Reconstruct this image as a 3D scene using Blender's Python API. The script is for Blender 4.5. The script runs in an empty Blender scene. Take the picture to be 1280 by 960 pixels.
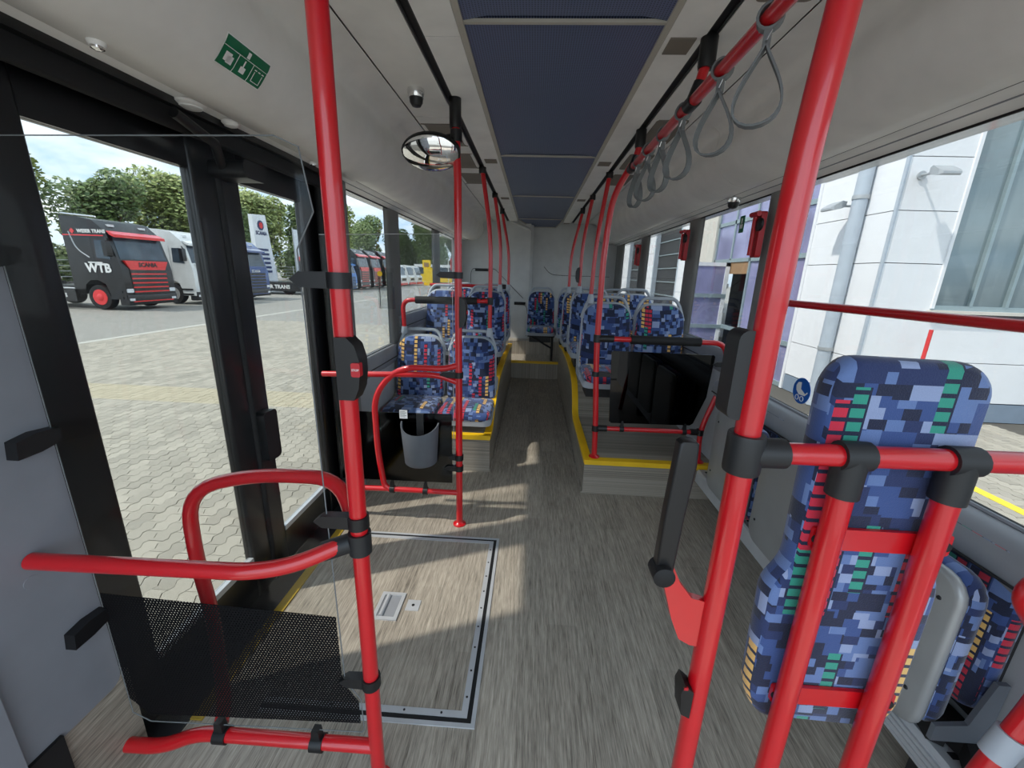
import bpy, bmesh, math, random
from mathutils import Vector, Matrix
random.seed(7)
SC = bpy.context.scene
COL = SC.collection
# ------------------------------------------------------------------ camera
def rot(y, p, r):
    A = Matrix(((math.cos(y), math.sin(y), 0), (-math.sin(y), math.cos(y), 0), (0, 0, 1)))
    B = Matrix(((1, 0, 0), (0, math.cos(p), math.sin(p)), (0, -math.sin(p), math.cos(p))))
    C = Matrix(((math.cos(r), 0, math.sin(r)), (0, 1, 0), (-math.sin(r), 0, math.cos(r))))
    return C @ B @ A
RW = rot(.0450668, -.2659598, .0307129)
cd = bpy.data.cameras.new('camera'); cam = bpy.data.objects.new('camera', cd); COL.objects.link(cam)
cd.sensor_width = 36; cd.lens = 504.2 / 1280 * 36; cd.clip_start = .02; cd.clip_end = 400
mw = Matrix.Identity(4)
for i in range(3):
    mw[i][0] = RW[0][i]; mw[i][1] = RW[2][i]; mw[i][2] = -RW[1][i]
mw.translation = (0, 0, 1.47)
cam.matrix_world = mw
SC.camera = cam
# ------------------------------------------------------------------ view, sky, sun
SC.view_settings.view_transform = 'Standard'; SC.view_settings.look = 'None'
SC.view_settings.gamma = 1; SC.view_settings.use_curve_mapping = False
SC.view_settings.exposure = 1.8
SKY = 1.0
SUN = 1.9

# ------------------------------------------------------------------ node helpers
class NG:
    def __init__(s, nt): s.nt = nt
    def n(s, t, **k):
        nd = s.nt.nodes.new(t)
        for a, b in k.items(): setattr(nd, a, b)
        return nd
    def _in(s, nd, i, v):
        if hasattr(v, 'is_output') or isinstance(v, bpy.types.NodeSocket): s.nt.links.new(v, nd.inputs[i])
        elif v is not None: nd.inputs[i].default_value = v
    def m(s, op, a, b=None, c=None, clamp=False):
        nd = s.n('ShaderNodeMath', operation=op); nd.use_clamp = clamp
        s._in(nd, 0, a)
        if b is not None: s._in(nd, 1, b)
        if c is not None: s._in(nd, 2, c)
        return nd.outputs[0]
    def xyz(s, x, y, z=0.0):
        nd = s.n('ShaderNodeCombineXYZ'); s._in(nd, 0, x); s._in(nd, 1, y); s._in(nd, 2, z); return nd.outputs[0]
    def sep(s, v):
        nd = s.n('ShaderNodeSeparateXYZ'); s._in(nd, 0, v); return nd.outputs
    def wn(s, v):
        nd = s.n('ShaderNodeTexWhiteNoise', noise_dimensions='3D'); s._in(nd, 0, v); return nd.outputs['Value']
    def noise(s, v, scale, detail=3.0, rough=.55):
        nd = s.n('ShaderNodeTexNoise'); s._in(nd, 'Vector', v); nd.inputs['Scale'].default_value = scale
        nd.inputs['Detail'].default_value = detail; nd.inputs['Roughness'].default_value = rough
        return nd.outputs[0]
    def ramp(s, f, stops, interp='LINEAR'):
        nd = s.n('ShaderNodeValToRGB'); cr = nd.color_ramp; cr.interpolation = interp
        while len(cr.elements) < len(stops): cr.elements.new(.5)
        for e, (p, c) in zip(cr.elements, stops): e.position = p; e.color = (*c, 1)
        s._in(nd, 0, f); return nd.outputs[0]
    def mix(s, f, a, b):
        nd = s.n('ShaderNodeMix', data_type='RGBA'); s._in(nd, 0, f)
        s._in(nd, 6, (*a, 1) if isinstance(a, tuple) else a); s._in(nd, 7, (*b, 1) if isinstance(b, tuple) else b)
        return nd.outputs[2]
    def coord(s, k='Object'): return s.n('ShaderNodeTexCoord').outputs[k]
    def bump(s, h, st=.2, d=.002):
        nd = s.n('ShaderNodeBump'); nd.inputs['Strength'].default_value = st; nd.inputs['Distance'].default_value = d
        s._in(nd, 'Height', h); return nd.outputs[0]
def srgb(r, g, b):
    f = lambda c: ((c / 255 + .055) / 1.055) ** 2.4 if c > 10 else c / 255 / 12.92
    return (f(r), f(g), f(b))
MATS = {}
def mat(name):
    m = bpy.data.materials.new(name); m.use_nodes = True
    g = NG(m.node_tree); b = m.node_tree.nodes['Principled BSDF']; MATS[name] = m
    return m, g, b
def plain(name, col, rough=.5, metal=0.0, coat=0.0, var=.06, vs=6.0, bump=0.0, bs=300):
    m, g, b = mat(name)
    c = srgb(*col)
    if var:
        f = g.noise(g.coord(), vs)
        lo = tuple(x * (1 - var) for x in c); hi = tuple(min(1, x * (1 + var)) for x in c)
        m.node_tree.links.new(g.ramp(f, [(.3, lo), (.7, hi)]), b.inputs['Base Color'])
    else: b.inputs['Base Color'].default_value = (*c, 1)
    b.inputs['Roughness'].default_value = rough; b.inputs['Metallic'].default_value = metal
    b.inputs['Coat Weight'].default_value = coat; b.inputs['Coat Roughness'].default_value = .06
    if bump: m.node_tree.links.new(g.bump(g.noise(g.coord(), bs, 2), bump, .001), b.inputs['Normal'])
    return m
def glass(name, tint, refl=.9, rough=0.0):
    m = bpy.data.materials.new(name); m.use_nodes = True; nt = m.node_tree; g = NG(nt); MATS[name] = m
    nt.nodes.remove(nt.nodes['Principled BSDF'])
    t = g.n('ShaderNodeBsdfTransparent'); t.inputs[0].default_value = (*tint, 1)
    gl = g.n('ShaderNodeBsdfGlossy'); gl.inputs['Roughness'].default_value = rough
    fr = g.n('ShaderNodeLayerWeight'); fr.inputs[0].default_value = .5
    f = g.m('MULTIPLY', g.m('ADD', g.m('MULTIPLY', g.m('POWER', fr.outputs['Facing'], 5.0), .9), .03), refl)
    mx = g.n('ShaderNodeMixShader'); nt.links.new(f, mx.inputs[0]); nt.links.new(t.outputs[0], mx.inputs[1]); nt.links.new(gl.outputs[0], mx.inputs[2])
    nt.links.new(mx.outputs[0], nt.nodes['Material Output'].inputs[0])
    return m

# world: bright thin-cloud sky
w = bpy.data.worlds.new('sky'); SC.world = w; w.use_nodes = True
g = NG(w.node_tree); bg = w.node_tree.nodes['Background']
cv = g.coord('Generated'); sx, sy, sz = g.sep(cv)
zz = g.m('ADD', g.m('MAXIMUM', sz, 0.0), .18)
cl = g.noise(g.xyz(g.m('DIVIDE', sx, zz), g.m('DIVIDE', sy, zz), 0), 1.4, 6, .6)
skyc = g.ramp(cl, [(.34, srgb(148, 188, 222)), (.48, srgb(196, 214, 230)), (.66, srgb(232, 236, 240))])
low = g.m('MULTIPLY', g.m('ADD', sz, .05), 12, clamp=True)
w.node_tree.links.new(g.mix(low, srgb(150, 150, 145), skyc), bg.inputs[0])
bg.inputs[1].default_value = SKY
sd = bpy.data.lights.new('sun', 'SUN'); sd.energy = SUN; sd.angle = math.radians(1.5); sd.color = (1, .95, .88)
so = bpy.data.objects.new('sun', sd); COL.objects.link(so); so.location = (-8, -3, 12)
so.rotation_euler = Vector((.69, .28, -1)).to_track_quat('-Z', 'Y').to_euler()

# ------------------------------------------------------------------ materials
plain('red', (196, 14, 26), .32, 0, .6, .04)
plain('black_plastic', (17, 17, 19), .45)
plain('charcoal_plastic', (30, 31, 33), .5)
plain('rubber', (11, 11, 13), .7)
plain('door_black', (13, 14, 16), .35, 0, .25)
plain('lining', (224, 222, 218), .55, bump=.15, bs=400)
plain('lining_light', (232, 231, 228), .5)
plain('wall_grey', (172, 174, 177), .55, bump=.2, bs=500)
plain('cab_grey', (124, 127, 134), .6, bump=.2, bs=600)
plain('sill_grey', (138, 141, 146), .4)
plain('pillar_grey', (126, 126, 124), .55)
plain('rear_grey', (196, 197, 196), .55)
plain('shell_grey', (166, 172, 180), .42)
plain('pan_grey', (158, 160, 160), .4, .3)
plain('alu', (196, 199, 202), .38, .35)
plain('chrome', (230, 230, 230), .12, 1)
plain('yellow', (240, 192, 24), .5, bump=.2, bs=200)
plain('yellow_worn', (176, 146, 40), .6)
plain('beige_trim', (178, 174, 164), .5)
plain('strap', (112, 116, 118), .6)
plain('white', (236, 236, 234), .4)
plain('green', (22, 108, 72), .4)
plain('blue_sign', (20, 92, 180), .4)
plain('bin_grey', (92, 97, 104), .55)
plain('taupe', (120, 112, 102), .6)
plain('hammer_red', (176, 22, 34), .4)
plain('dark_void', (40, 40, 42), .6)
plain('spot_white', (225, 224, 220), .3)
# exterior
plain('truck_black', (13, 13, 16), .35, 0, .35)
plain('truck_red', (224, 38, 40), .3, 0, .5)
plain('truck_white', (226, 228, 228), .3, 0, .4)
plain('truck_blue', (46, 74, 132), .25, 0, .6)
plain('sky_blue_paint', (52, 122, 200), .3, 0, .4)
plain('tyre', (24, 24, 25), .85)
plain('rim', (190, 190, 190), .35, .6)
plain('windscreen', (70, 84, 96), .06, .2, 0, .3, 2)
plain('lamp_glass', (225, 228, 232), .12)
plain('totem_white', (226, 230, 234), .4)
plain('navy', (34, 48, 92), .4)
plain('bark', (84, 68, 52), .9, var=.2)
plain('panel_white', (232, 233, 235), .6, var=.02, bump=.3, bs=30)
plain('plinth', (128, 142, 158), .6)
plain('joint_dark', (120, 122, 126), .8)
plain('pipe_grey', (176, 186, 196), .45)
plain('frame_teal', (150, 166, 170), .4, .3)
plain('purple_glass', (150, 150, 186), .08, .2, 0, .2, 1.2)
plain('grey_glass', (128, 142, 146), .08, .2, 0, .2, 1.0)
plain('stone_pier', (206, 202, 192), .7)
plain('sign_yellow', (246, 206, 30), .5)
plain('flag_red', (214, 60, 62), .7)
plain('galv', (176, 180, 182), .45, .4)
plain('concrete_line', (176, 174, 166), .8)
plain('line_yellow', (240, 214, 60), .7)
plain('brown_card', (150, 118, 84), .8)
glass('pane', (.71, .715, .71), .8)
glass('door_pane', (.70, .70, .69), .5)
glass('clear_pane', (.955, .965, .96), .4)
glass('dark_pane', (.012, .012, .016), .9)
glass('acrylic', (.95, .96, .96), .9)
glass('smoked', (.10, .10, .11), .9)
# mirror
m, g, b = mat('mirror_glass'); b.inputs['Metallic'].default_value = 1; b.inputs['Roughness'].default_value = .02; b.inputs['Base Color'].default_value = (.9, .9, .9, 1)
# vinyl wood floor
def wood(name, k=1.0, axis=1):
    m, g, b = mat(name); L = m.node_tree.links
    c = g.n('ShaderNodeNewGeometry').outputs['Position']; x, y, z = g.sep(c)
    if axis == 1: u, v = x, y
    elif axis == 0: u, v = z, x
    else: u, v = z, y
    pl = g.m('FLOOR', g.m('DIVIDE', u, .125)); off = g.wn(g.xyz(pl, 3.3))
    pj = g.m('FLOOR', g.m('ADD', g.m('DIVIDE', v, .9), off))
    tone = g.wn(g.xyz(pl, pj, 1.0))
    n1 = g.noise(g.xyz(g.m('MULTIPLY', u, 90), g.m('MULTIPLY', v, 4), pl), 1.0, 5, .75)
    n2 = g.noise(g.xyz(g.m('MULTIPLY', u, 300), g.m('MULTIPLY', v, 14), pl), 1.0, 2, .6)
    n3 = g.noise(g.xyz(u, v, z), 2.2, 3)
    f = g.m('ADD', g.m('ADD', g.m('MULTIPLY', n1, .62), g.m('MULTIPLY', n2, .38)), g.m('ADD', g.m('MULTIPLY', tone, .07), g.m('MULTIPLY', n3, .06)))
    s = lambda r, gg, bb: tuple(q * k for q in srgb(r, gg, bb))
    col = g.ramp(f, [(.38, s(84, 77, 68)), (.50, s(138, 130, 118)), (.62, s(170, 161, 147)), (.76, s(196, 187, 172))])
    L.new(col, b.inputs['Base Color']); b.inputs['Roughness'].default_value = .42
    L.new(g.bump(n2, .25, .0008), b.inputs['Normal'])
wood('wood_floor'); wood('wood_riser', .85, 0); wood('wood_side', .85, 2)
# seat fabric: woven blocks
m, g, b = mat('fabric'); L = m.node_tree.links
oc = g.coord(); x, y, z = g.sep(oc); nx_ = g.m('GREATER_THAN', g.m('ABSOLUTE', g.sep(g.coord('Normal'))[0]), .75); x = g.m('ADD', g.m('MULTIPLY', x, g.m('SUBTRACT', 1.0, nx_)), g.m('MULTIPLY', g.m('ADD', y, .37), nx_)); y = g.m('MULTIPLY', y, g.m('SUBTRACT', 1.0, nx_)); rnd = g.n('ShaderNodeObjectInfo').outputs['Random']
u = g.m('ADD', x, 5.0); v = g.m('ADD', g.m('SUBTRACT', z, y), g.m('MULTIPLY', g.m('FLOOR', g.m('MULTIPLY', rnd, 40)), .31))
def cell(su, sv, k):
    iv = g.m('FLOOR', g.m('DIVIDE', v, sv)); sh = g.m('MULTIPLY', g.wn(g.xyz(iv, k)), su)
    return g.wn(g.xyz(g.m('FLOOR', g.m('DIVIDE', g.m('ADD', u, sh), su)), iv, k))
NAVY = srgb(14, 19, 42); DK = srgb(28, 42, 84); MID = srgb(52, 76, 130); LT = srgb(98, 122, 170); PALE = srgb(146, 160, 194)
pal = [(0, NAVY), (.27, DK), (.42, MID), (.68, LT), (.90, PALE)]
ca = g.ramp(cell(.075, .042, 1.0), pal, 'CONSTANT'); cb = g.ramp(cell(.030, .021, 2.0), pal, 'CONSTANT')
ccol = g.mix(g.m('GREATER_THAN', cell(.05, .055, 5.0), .42), ca, cb)
ci = g.m('FLOOR', g.m('DIVIDE', u, .028)); run = g.m('FLOOR', g.m('ADD', g.m('DIVIDE', v, .15), g.m('MULTIPLY', g.wn(g.xyz(ci, 9.0)), 3)))
ron = g.m('LESS_THAN', g.wn(g.xyz(ci, run, 11.0)), .17)
kc = g.ramp(g.wn(g.xyz(ci, run, 13.0)), [(0, srgb(206, 34, 52)), (.45, srgb(240, 190, 100)), (.76, srgb(44, 150, 124))], 'CONSTANT')
gap = g.m('LESS_THAN', g.m('FRACT', g.m('DIVIDE', v, .025)), .68); gu = g.m('LESS_THAN', g.m('FRACT', g.m('DIVIDE', u, .028)), .86)
ccol = g.mix(ron, ccol, g.mix(g.m('MULTIPLY', gap, gu), NAVY, kc))
wv = g.noise(oc, 420, 2)
L.new(g.mix(g.m('MULTIPLY', wv, .22), ccol, srgb(60, 80, 130)), b.inputs['Base Color'])
b.inputs['Roughness'].default_value = .92; b.inputs['Sheen Weight'].default_value = .25
L.new(g.bump(wv, .5, .0015), b.inputs['Normal'])
# blue perforated ceiling screen
m, g, b = mat('screen_blue'); L = m.node_tree.links
x, y, z = g.sep(g.n('ShaderNodeNewGeometry').outputs['Position'])
dx = g.m('SUBTRACT', g.m('FRACT', g.m('MULTIPLY', x, 110)), .5); dy = g.m('SUBTRACT', g.m('FRACT', g.m('MULTIPLY', y, 110)), .5)
hole = g.m('LESS_THAN', g.m('ADD', g.m('MULTIPLY', dx, dx), g.m('MULTIPLY', dy, dy)), .07)
L.new(g.mix(hole, srgb(98, 108, 138), srgb(54, 61, 82)), b.inputs['Base Color']); b.inputs['Roughness'].default_value = .35
# dotted film printed on glass
m = bpy.data.materials.new('dot_film'); m.use_nodes = True; MATS['dot_film'] = m; nt = m.node_tree; g = NG(nt)
b = nt.nodes['Principled BSDF']; b.inputs['Base Color'].default_value = (.006, .006, .007, 1); b.inputs['Roughness'].default_value = .6; b.inputs['Specular IOR Level'].default_value = .1
x, y, z = g.sep(g.n('ShaderNodeNewGeometry').outputs['Position'])
P_ = .0085; row = g.m('FLOOR', g.m('DIVIDE', z, P_ * .866)); sh = g.m('MULTIPLY', g.m('MODULO', g.m('ADD', row, 1000), 2), .5)
dx = g.m('SUBTRACT', g.m('FRACT', g.m('ADD', g.m('ADD', g.m('DIVIDE', x, P_), 500), sh)), .5)
dz = g.m('MULTIPLY', g.m('SUBTRACT', g.m('FRACT', g.m('DIVIDE', z, P_ * .866)), .5), .866)
hole = g.m('LESS_THAN', g.m('ADD', g.m('MULTIPLY', dx, dx), g.m('MULTIPLY', dz, dz)), .042)
t = g.n('ShaderNodeBsdfTransparent'); mx = g.n('ShaderNodeMixShader')
nt.links.new(hole, mx.inputs[0]); nt.links.new(b.outputs[0], mx.inputs[1]); nt.links.new(t.outputs[0], mx.inputs[2])
nt.links.new(mx.outputs[0], nt.nodes['Material Output'].inputs[0])
# ground
def ground_mat(name, a, c, per_obj):
    m, g, b = mat(name); p = g.n('ShaderNodeNewGeometry'); pos = p.outputs['Position']
    r = g.n('ShaderNodeObjectInfo').outputs['Random'] if per_obj else p.outputs['Random Per Island']
    f = g.m('ADD', g.m('MULTIPLY', r, .4), g.m('ADD', g.m('MULTIPLY', g.noise(pos, 220, 2), .35), g.m('MULTIPLY', g.noise(pos, .7, 4), .35)))
    x, y, z = g.sep(pos)
    col = g.ramp(f, [(.3, srgb(*a)), (.75, srgb(*c))])
    band = g.m('MULTIPLY', g.m('LESS_THAN', g.m('ABSOLUTE', g.m('SUBTRACT', y, 5.25)), .33), g.m('LESS_THAN', x, -1.3))
    m.node_tree.links.new(g.mix(g.m('MULTIPLY', band, .5), col, srgb(178, 166, 134)), b.inputs['Base Color'])
    b.inputs['Roughness'].default_value = .85
    m.node_tree.links.new(g.bump(g.noise(pos, 160, 3), .3, .002), b.inputs['Normal'])
ground_mat('paver', (142, 137, 126), (168, 162, 149), True)
ground_mat('paver_field', (142, 137, 126), (168, 162, 149), False)
m, g, b = mat('yard'); pos = g.n('ShaderNodeNewGeometry').outputs['Position']; x, y, z = g.sep(pos)
bk = g.n('ShaderNodeTexBrick'); bk.inputs['Scale'].default_value = 1; bk.inputs['Brick Width'].default_value = .225; bk.inputs['Row Height'].default_value = .1125; bk.inputs['Mortar Size'].default_value = .006
bk.inputs['Color1'].default_value = (*srgb(140, 138, 132), 1); bk.inputs['Color2'].default_value = (*srgb(152, 150, 144), 1); bk.inputs['Mortar'].default_value = (*srgb(112, 110, 104), 1)
m.node_tree.links.new(pos, bk.inputs['Vector'])
m.node_tree.links.new(g.mix(g.m('MULTIPLY', g.noise(pos, .35, 5), .5), bk.outputs[0], srgb(128, 126, 121)), b.inputs['Base Color']); b.inputs['Roughness'].default_value = .85
plain('joint_sand', (84, 81, 75), .95)
# leaves
def leaf(name, a, c):
    m, g, b = mat(name); r = g.n('ShaderNodeNewGeometry').outputs['Random Per Island']
    m.node_tree.links.new(g.ramp(r, [(0, srgb(*a)), (1, srgb(*c))]), b.inputs['Base Color']); b.inputs['Roughness'].default_value = .6
leaf('leaf_dark', (76, 100, 58), (132, 152, 90)); leaf('leaf_light', (108, 126, 66), (176, 186, 116))

# ------------------------------------------------------------------ mesh builder
class MB:
    def __init__(s): s.v = []; s.f = []
    def add(s, vs, fs):
        o = len(s.v); s.v += [tuple(p) for p in vs]; s.f += [tuple(i + o for i in q) for q in fs]; return s
    def box(s, x0, x1, y0, y1, z0, z1):
        x0, x1 = min(x0, x1), max(x0, x1); y0, y1 = min(y0, y1), max(y0, y1); z0, z1 = min(z0, z1), max(z0, z1)
        return s.add([(x, y, z) for z in (z0, z1) for y in (y0, y1) for x in (x0, x1)],
                     [(0, 2, 3, 1), (4, 5, 7, 6), (0, 1, 5, 4), (2, 6, 7, 3), (0, 4, 6, 2), (1, 3, 7, 5)])
    def rings(s, rs, cap=True, close=True):
        n = len(rs[0]); vs = [p for r in rs for p in r]; fs = []
        for i in range(len(rs) - 1):
            for j in range(n if close else n - 1):
                k = (j + 1) % n; fs.append((i * n + j, i * n + k, (i + 1) * n + k, (i + 1) * n + j))
        if cap: fs += [tuple(range(n))[::-1], tuple(range((len(rs) - 1) * n, len(rs) * n))]
        return s.add(vs, fs)
    def prism(s, poly, axis, a0, a1):
        mk = {'x': lambda p, a: (a, p[0], p[1]), 'y': lambda p, a: (p[0], a, p[1]), 'z': lambda p, a: (p[0], p[1], a)}[axis]
        return s.rings([[mk(p, a) for p in poly] for a in (a0, a1)])
    def rbox(s, x0, x1, y0, y1, z0, z1, r=.01, axis='y'):
        if axis == 'y': return s.prism(rrect(x0, x1, z0, z1, r), 'y', y0, y1)
        if axis == 'x': return s.prism(rrect(y0, y1, z0, z1, r), 'x', x0, x1)
        return s.prism(rrect(x0, x1, y0, y1, r), 'z', z0, z1)
    def tube(s, pts, r, n=14, fillet=0, fn=6, cap=True):
        pts = [Vector(p) for p in pts]
        if fillet: pts = fil(pts, fillet, fn)
        rs = []; t = (pts[1] - pts[0]).normalized()
        up = Vector((0, 0, 1)) if abs(t.z) < .9 else Vector((1, 0, 0)); nn = t.cross(up).normalized()
        for i, p in enumerate(pts):
            a = (pts[i] - pts[i - 1]).normalized() if i else None; bb = (pts[i + 1] - pts[i]).normalized() if i < len(pts) - 1 else None
            t2 = ((a + bb).normalized() if a and bb else (a or bb))
            nn = (nn - t2 * nn.dot(t2)).normalized(); bn = t2.cross(nn)
            rs.append([tuple(p + (nn * math.cos(q) + bn * math.sin(q)) * r) for q in [2 * math.pi * j / n for j in range(n)]])
        return s.rings(rs, cap)
    def lathe(s, prof, c, ax='z', n=20):
        rs = []
        for r, h in prof:
            ring = []
            for j in range(n):
                q = 2 * math.pi * j / n; a, b = r * math.cos(q), r * math.sin(q)
                ring.append({'z': (c[0] + a, c[1] + b, c[2] + h), 'x': (c[0] + h, c[1] + a, c[2] + b), 'y': (c[0] + b, c[1] + h, c[2] + a)}[ax])
            rs.append(ring)
        return s.rings(rs)
    def pad(s, outline, fn, t, bev=.02, puff=.012):
        cx = sum(p[0] for p in outline) / len(outline); cy = sum(p[1] for p in outline) / len(outline)
        sx = max(abs(p[0] - cx) for p in outline); sy = max(abs(p[1] - cy) for p in outline)
        rs = []
        for e, d, q in ((1, 0, 1), (.3, .12 * t, 1), (0, .4 * t, 1), (0, .6 * t, 1), (.3, .88 * t, 1), (1, t, 1), (1, t + puff, .6)):
            kx = (1 - e * bev / sx) * q; ky = (1 - e * bev / sy) * q
            rs.append([fn(cx + (p[0] - cx) * kx, cy + (p[1] - cy) * ky, d) for p in outline])
        return s.rings(rs)
    def build(s, name, material, parent=None, smooth=40, loc=None, mesh=None):
        me = bpy.data.meshes.new(name); o0 = Vector((0, 0, 0))
        if parent is not None and loc is None: o0 = ROOT.get(parent.name, Vector((0, 0, 0)))
        if loc is not None: o0 = Vector(loc)
        me.from_pydata([tuple(Vector(p) - o0) for p in s.v], [], s.f); me.update()
        bm = bmesh.new(); bm.from_mesh(me); bmesh.ops.recalc_face_normals(bm, faces=bm.faces); bm.to_mesh(me); bm.free()
        if smooth:
            me.polygons.foreach_set('use_smooth', [True] * len(me.polygons)); me.set_sharp_from_angle(angle=math.radians(smooth))
        me.materials.append(MATS[material])
        o = bpy.data.objects.new(name, me); COL.objects.link(o)
        if parent is not None: o.parent = parent; ROOT[o.name] = o0
        if loc is not None and parent is None: o.location = loc; ROOT[o.name] = Vector(loc)
        return o
ROOT = {}
def rrect(a0, a1, b0, b1, r, n=4):
    r = min(r, abs(a1 - a0) / 2.01, abs(b1 - b0) / 2.01); out = []
    for cx, cy, q in ((a1 - r, b1 - r, 0), (a0 + r, b1 - r, 90), (a0 + r, b0 + r, 180), (a1 - r, b0 + r, 270)):
        for i in range(n + 1):
            t = math.radians(q + 90 * i / n); out.append((cx + r * math.cos(t), cy + r * math.sin(t)))
    return out
def fil(pts, r, n):
    out = [pts[0]]
    for i in range(1, len(pts) - 1):
        a, p, b = pts[i - 1], pts[i], pts[i + 1]; d1 = a - p; d2 = b - p
        rr = min(r, d1.length * .48, d2.length * .48); p1 = p + d1.normalized() * rr; p2 = p + d2.normalized() * rr
        for k in range(n + 1):
            t = k / n; out.append(p1 * (1 - t) ** 2 + p * 2 * t * (1 - t) + p2 * t * t)
    out.append(pts[-1]); return out
def tag(o, label, cat, group=None, kind=None):
    o['label'] = label; o['category'] = cat
    if group: o['group'] = group
    if kind: o['kind'] = kind
    return o
def thing(name, label, cat, loc, group=None, kind=None):
    o = bpy.data.objects.new(name, None); COL.objects.link(o); o.location = loc; o.empty_display_size = .1
    ROOT[o.name] = Vector(loc); return tag(o, label, cat, group, kind)
def B(name, matn, parent, *a, r=0, axis='y', **k):
    mb = MB()
    if r: mb.rbox(*a, r=r, axis=axis)
    else: mb.box(*a)
    return mb.build(name, matn, parent, **k)
def T(name, matn, parent, pts, r, **k): return MB().tube(pts, r, **k).build(name, matn, parent)
def copy_tree(o, parent=None):
    c = o.copy(); COL.objects.link(c); c.parent = parent
    for ch in list(o.children): copy_tree(ch, c)
    return c
def text(name, s, size, matn, parent, mtx, ext=.002, align='CENTER', bold=0.0):
    cu = bpy.data.curves.new(name, 'FONT'); cu.body = s; cu.size = size; cu.extrude = ext; cu.align_x = align; cu.align_y = 'CENTER'; cu.offset = bold; cu.resolution_u = 2
    to = bpy.data.objects.new(name + '_c', cu); COL.objects.link(to)
    dg = bpy.context.evaluated_depsgraph_get(); me = bpy.data.meshes.new_from_object(to.evaluated_get(dg))
    bpy.data.objects.remove(to); me.materials.clear(); me.materials.append(MATS[matn])
    o = bpy.data.objects.new(name, me); COL.objects.link(o); o.parent = parent
    base = ROOT.get(parent.name, Vector()) if parent else Vector()
    o.matrix_local = Matrix.Translation(-base) @ mtx if parent else mtx
    return o
def face(origin, right, up):
    r = Vector(right).normalized(); u = Vector(up).normalized(); n = r.cross(u)
    m = Matrix.Identity(4)
    for i in range(3): m[i][0] = r[i]; m[i][1] = u[i]; m[i][2] = n[i]
    m.translation = origin; return m

# ================================================================== BUS SHELL
MX = .12                      # mirror: right x = MX - left x
WL, WR = -1.16, 1.28
Y0, Y1 = -.6, 6.75
G = -.32
fl = tag(MB().box(-1.21, 1.30, Y0, 5.75, -.05, 0).build('floor', 'wood_floor'), 'grey wood-look vinyl floor running down the bus aisle', 'floor', kind='structure')
# floor hatch
h = thing('floor_hatch', 'large floor hatch edged with silver strips behind the entrance rail', 'hatch', (-.5, 1.5, 0))
HX0, HX1, HY0, HY1 = -.93, -.135, .99, 1.995
B('hatch_panel', 'wood_floor', h, HX0 + .03, HX1 - .03, HY0 + .03, HY1 - .03, .0005, .004)
for nm, mt, w0, w1, zt in (('outer_strip', 'alu', 0, .014, .005), ('rubber_seal', 'rubber', .014, .030, .003), ('inner_strip', 'alu', .030, .052, .006)):
    B(nm, mt, h, HX1 - w1, HX1 - w0, HY0 + w0, HY1 - w0, 0, zt)
    B(nm, mt, h, HX0 + .05, HX1 - w1, HY0 + w0, HY0 + w1, 0, zt)
    B(nm, mt, h, HX0 + .05, HX1 - w1, HY1 - w1, HY1 - w0, 0, zt)
for i in range(9):
    MB().lathe([(.004, 0), (.004, .0015), (.001, .002)], (HX1 - .041, HY0 + .1 + i * .1, .006), n=8).build('screw', 'charcoal_plastic', h)
for i in range(5):
    MB().lathe([(.004, 0), (.004, .0015), (.001, .002)], (HX1 - .12 - i * .13, HY0 + .041, .006), n=8).build('screw', 'charcoal_plastic', h)
mb = MB(); a0, a1, b0, b1 = -.645, -.535, 1.39, 1.545
for q in ((a0, a0 + .016, b0, b1), (a1 - .016, a1, b0, b1), (a0 + .016, a1 - .016, b0, b0 + .016), (a0 + .016, a1 - .016, b1 - .016, b1)): mb.box(*q, .004, .010)
hf = mb.build('handle_frame', 'alu', h)
B('handle_recess', 'sill_grey', h, a0 + .016, a1 - .016, b0 + .016, b1 - .016, .004, .006)
T('handle_bar', 'alu', h, [(-.61, b0 + .02, .009), (-.61, b1 - .02, .009)], .009, n=10)
B('lock_plate', 'alu', h, -.515, -.455, 1.45, 1.51, .004, .007)
MB().lathe([(.007, 0), (.007, .001)], (-.485, 1.48, .007), n=10).build('keyhole', 'rubber', h)

# podiums
def podium(name, label, xa, xb, prof, xe, front):
    r = thing(name, label, 'podium', ((xa + xb) / 2, prof[0][0], 0), kind='structure')
    poly = [(prof[0][0], 0)] + prof + [(prof[-1][0], 0)]
    MB().prism(poly, 'x', xa, xb).build('podium_body', 'wood_side', r, smooth=50)
    sgn = 1 if xe == xb else -1
    # yellow nosing along the aisle edge
    n = len(prof); w = .05
    top = [[(xe + sgn * .004, y, z - .022), (xe + sgn * .004, y, z + .006), (xe - sgn * w, y, z + .006), (xe - sgn * w, y, z - .004)] for y, z in prof]
    MB().rings(top).build('yellow_edging', 'yellow', r)
    y, z = prof[0]
    B('yellow_edging', 'yellow', r, xa, xb, y - .005, y + .05, z - .028, z + .006)
    for k in range(4):
        MB().rings([[(xe - sgn * (.008 + k * .011), yy, zz + .0095), (xe - sgn * (.012 + k * .011), yy, zz + .0095), (xe - sgn * (.012 + k * .011), yy, zz + .005), (xe - sgn * (.008 + k * .011), yy, zz + .005)] for yy, zz in prof]).build('tread_rib', 'yellow', r)
    MB().tube([(xe + sgn * .004, prof[0][0], .006), (xe + sgn * .004, prof[-1][0], .006)], .008, n=8).build('cove_bead', 'wood_side', r)
    return r
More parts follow.
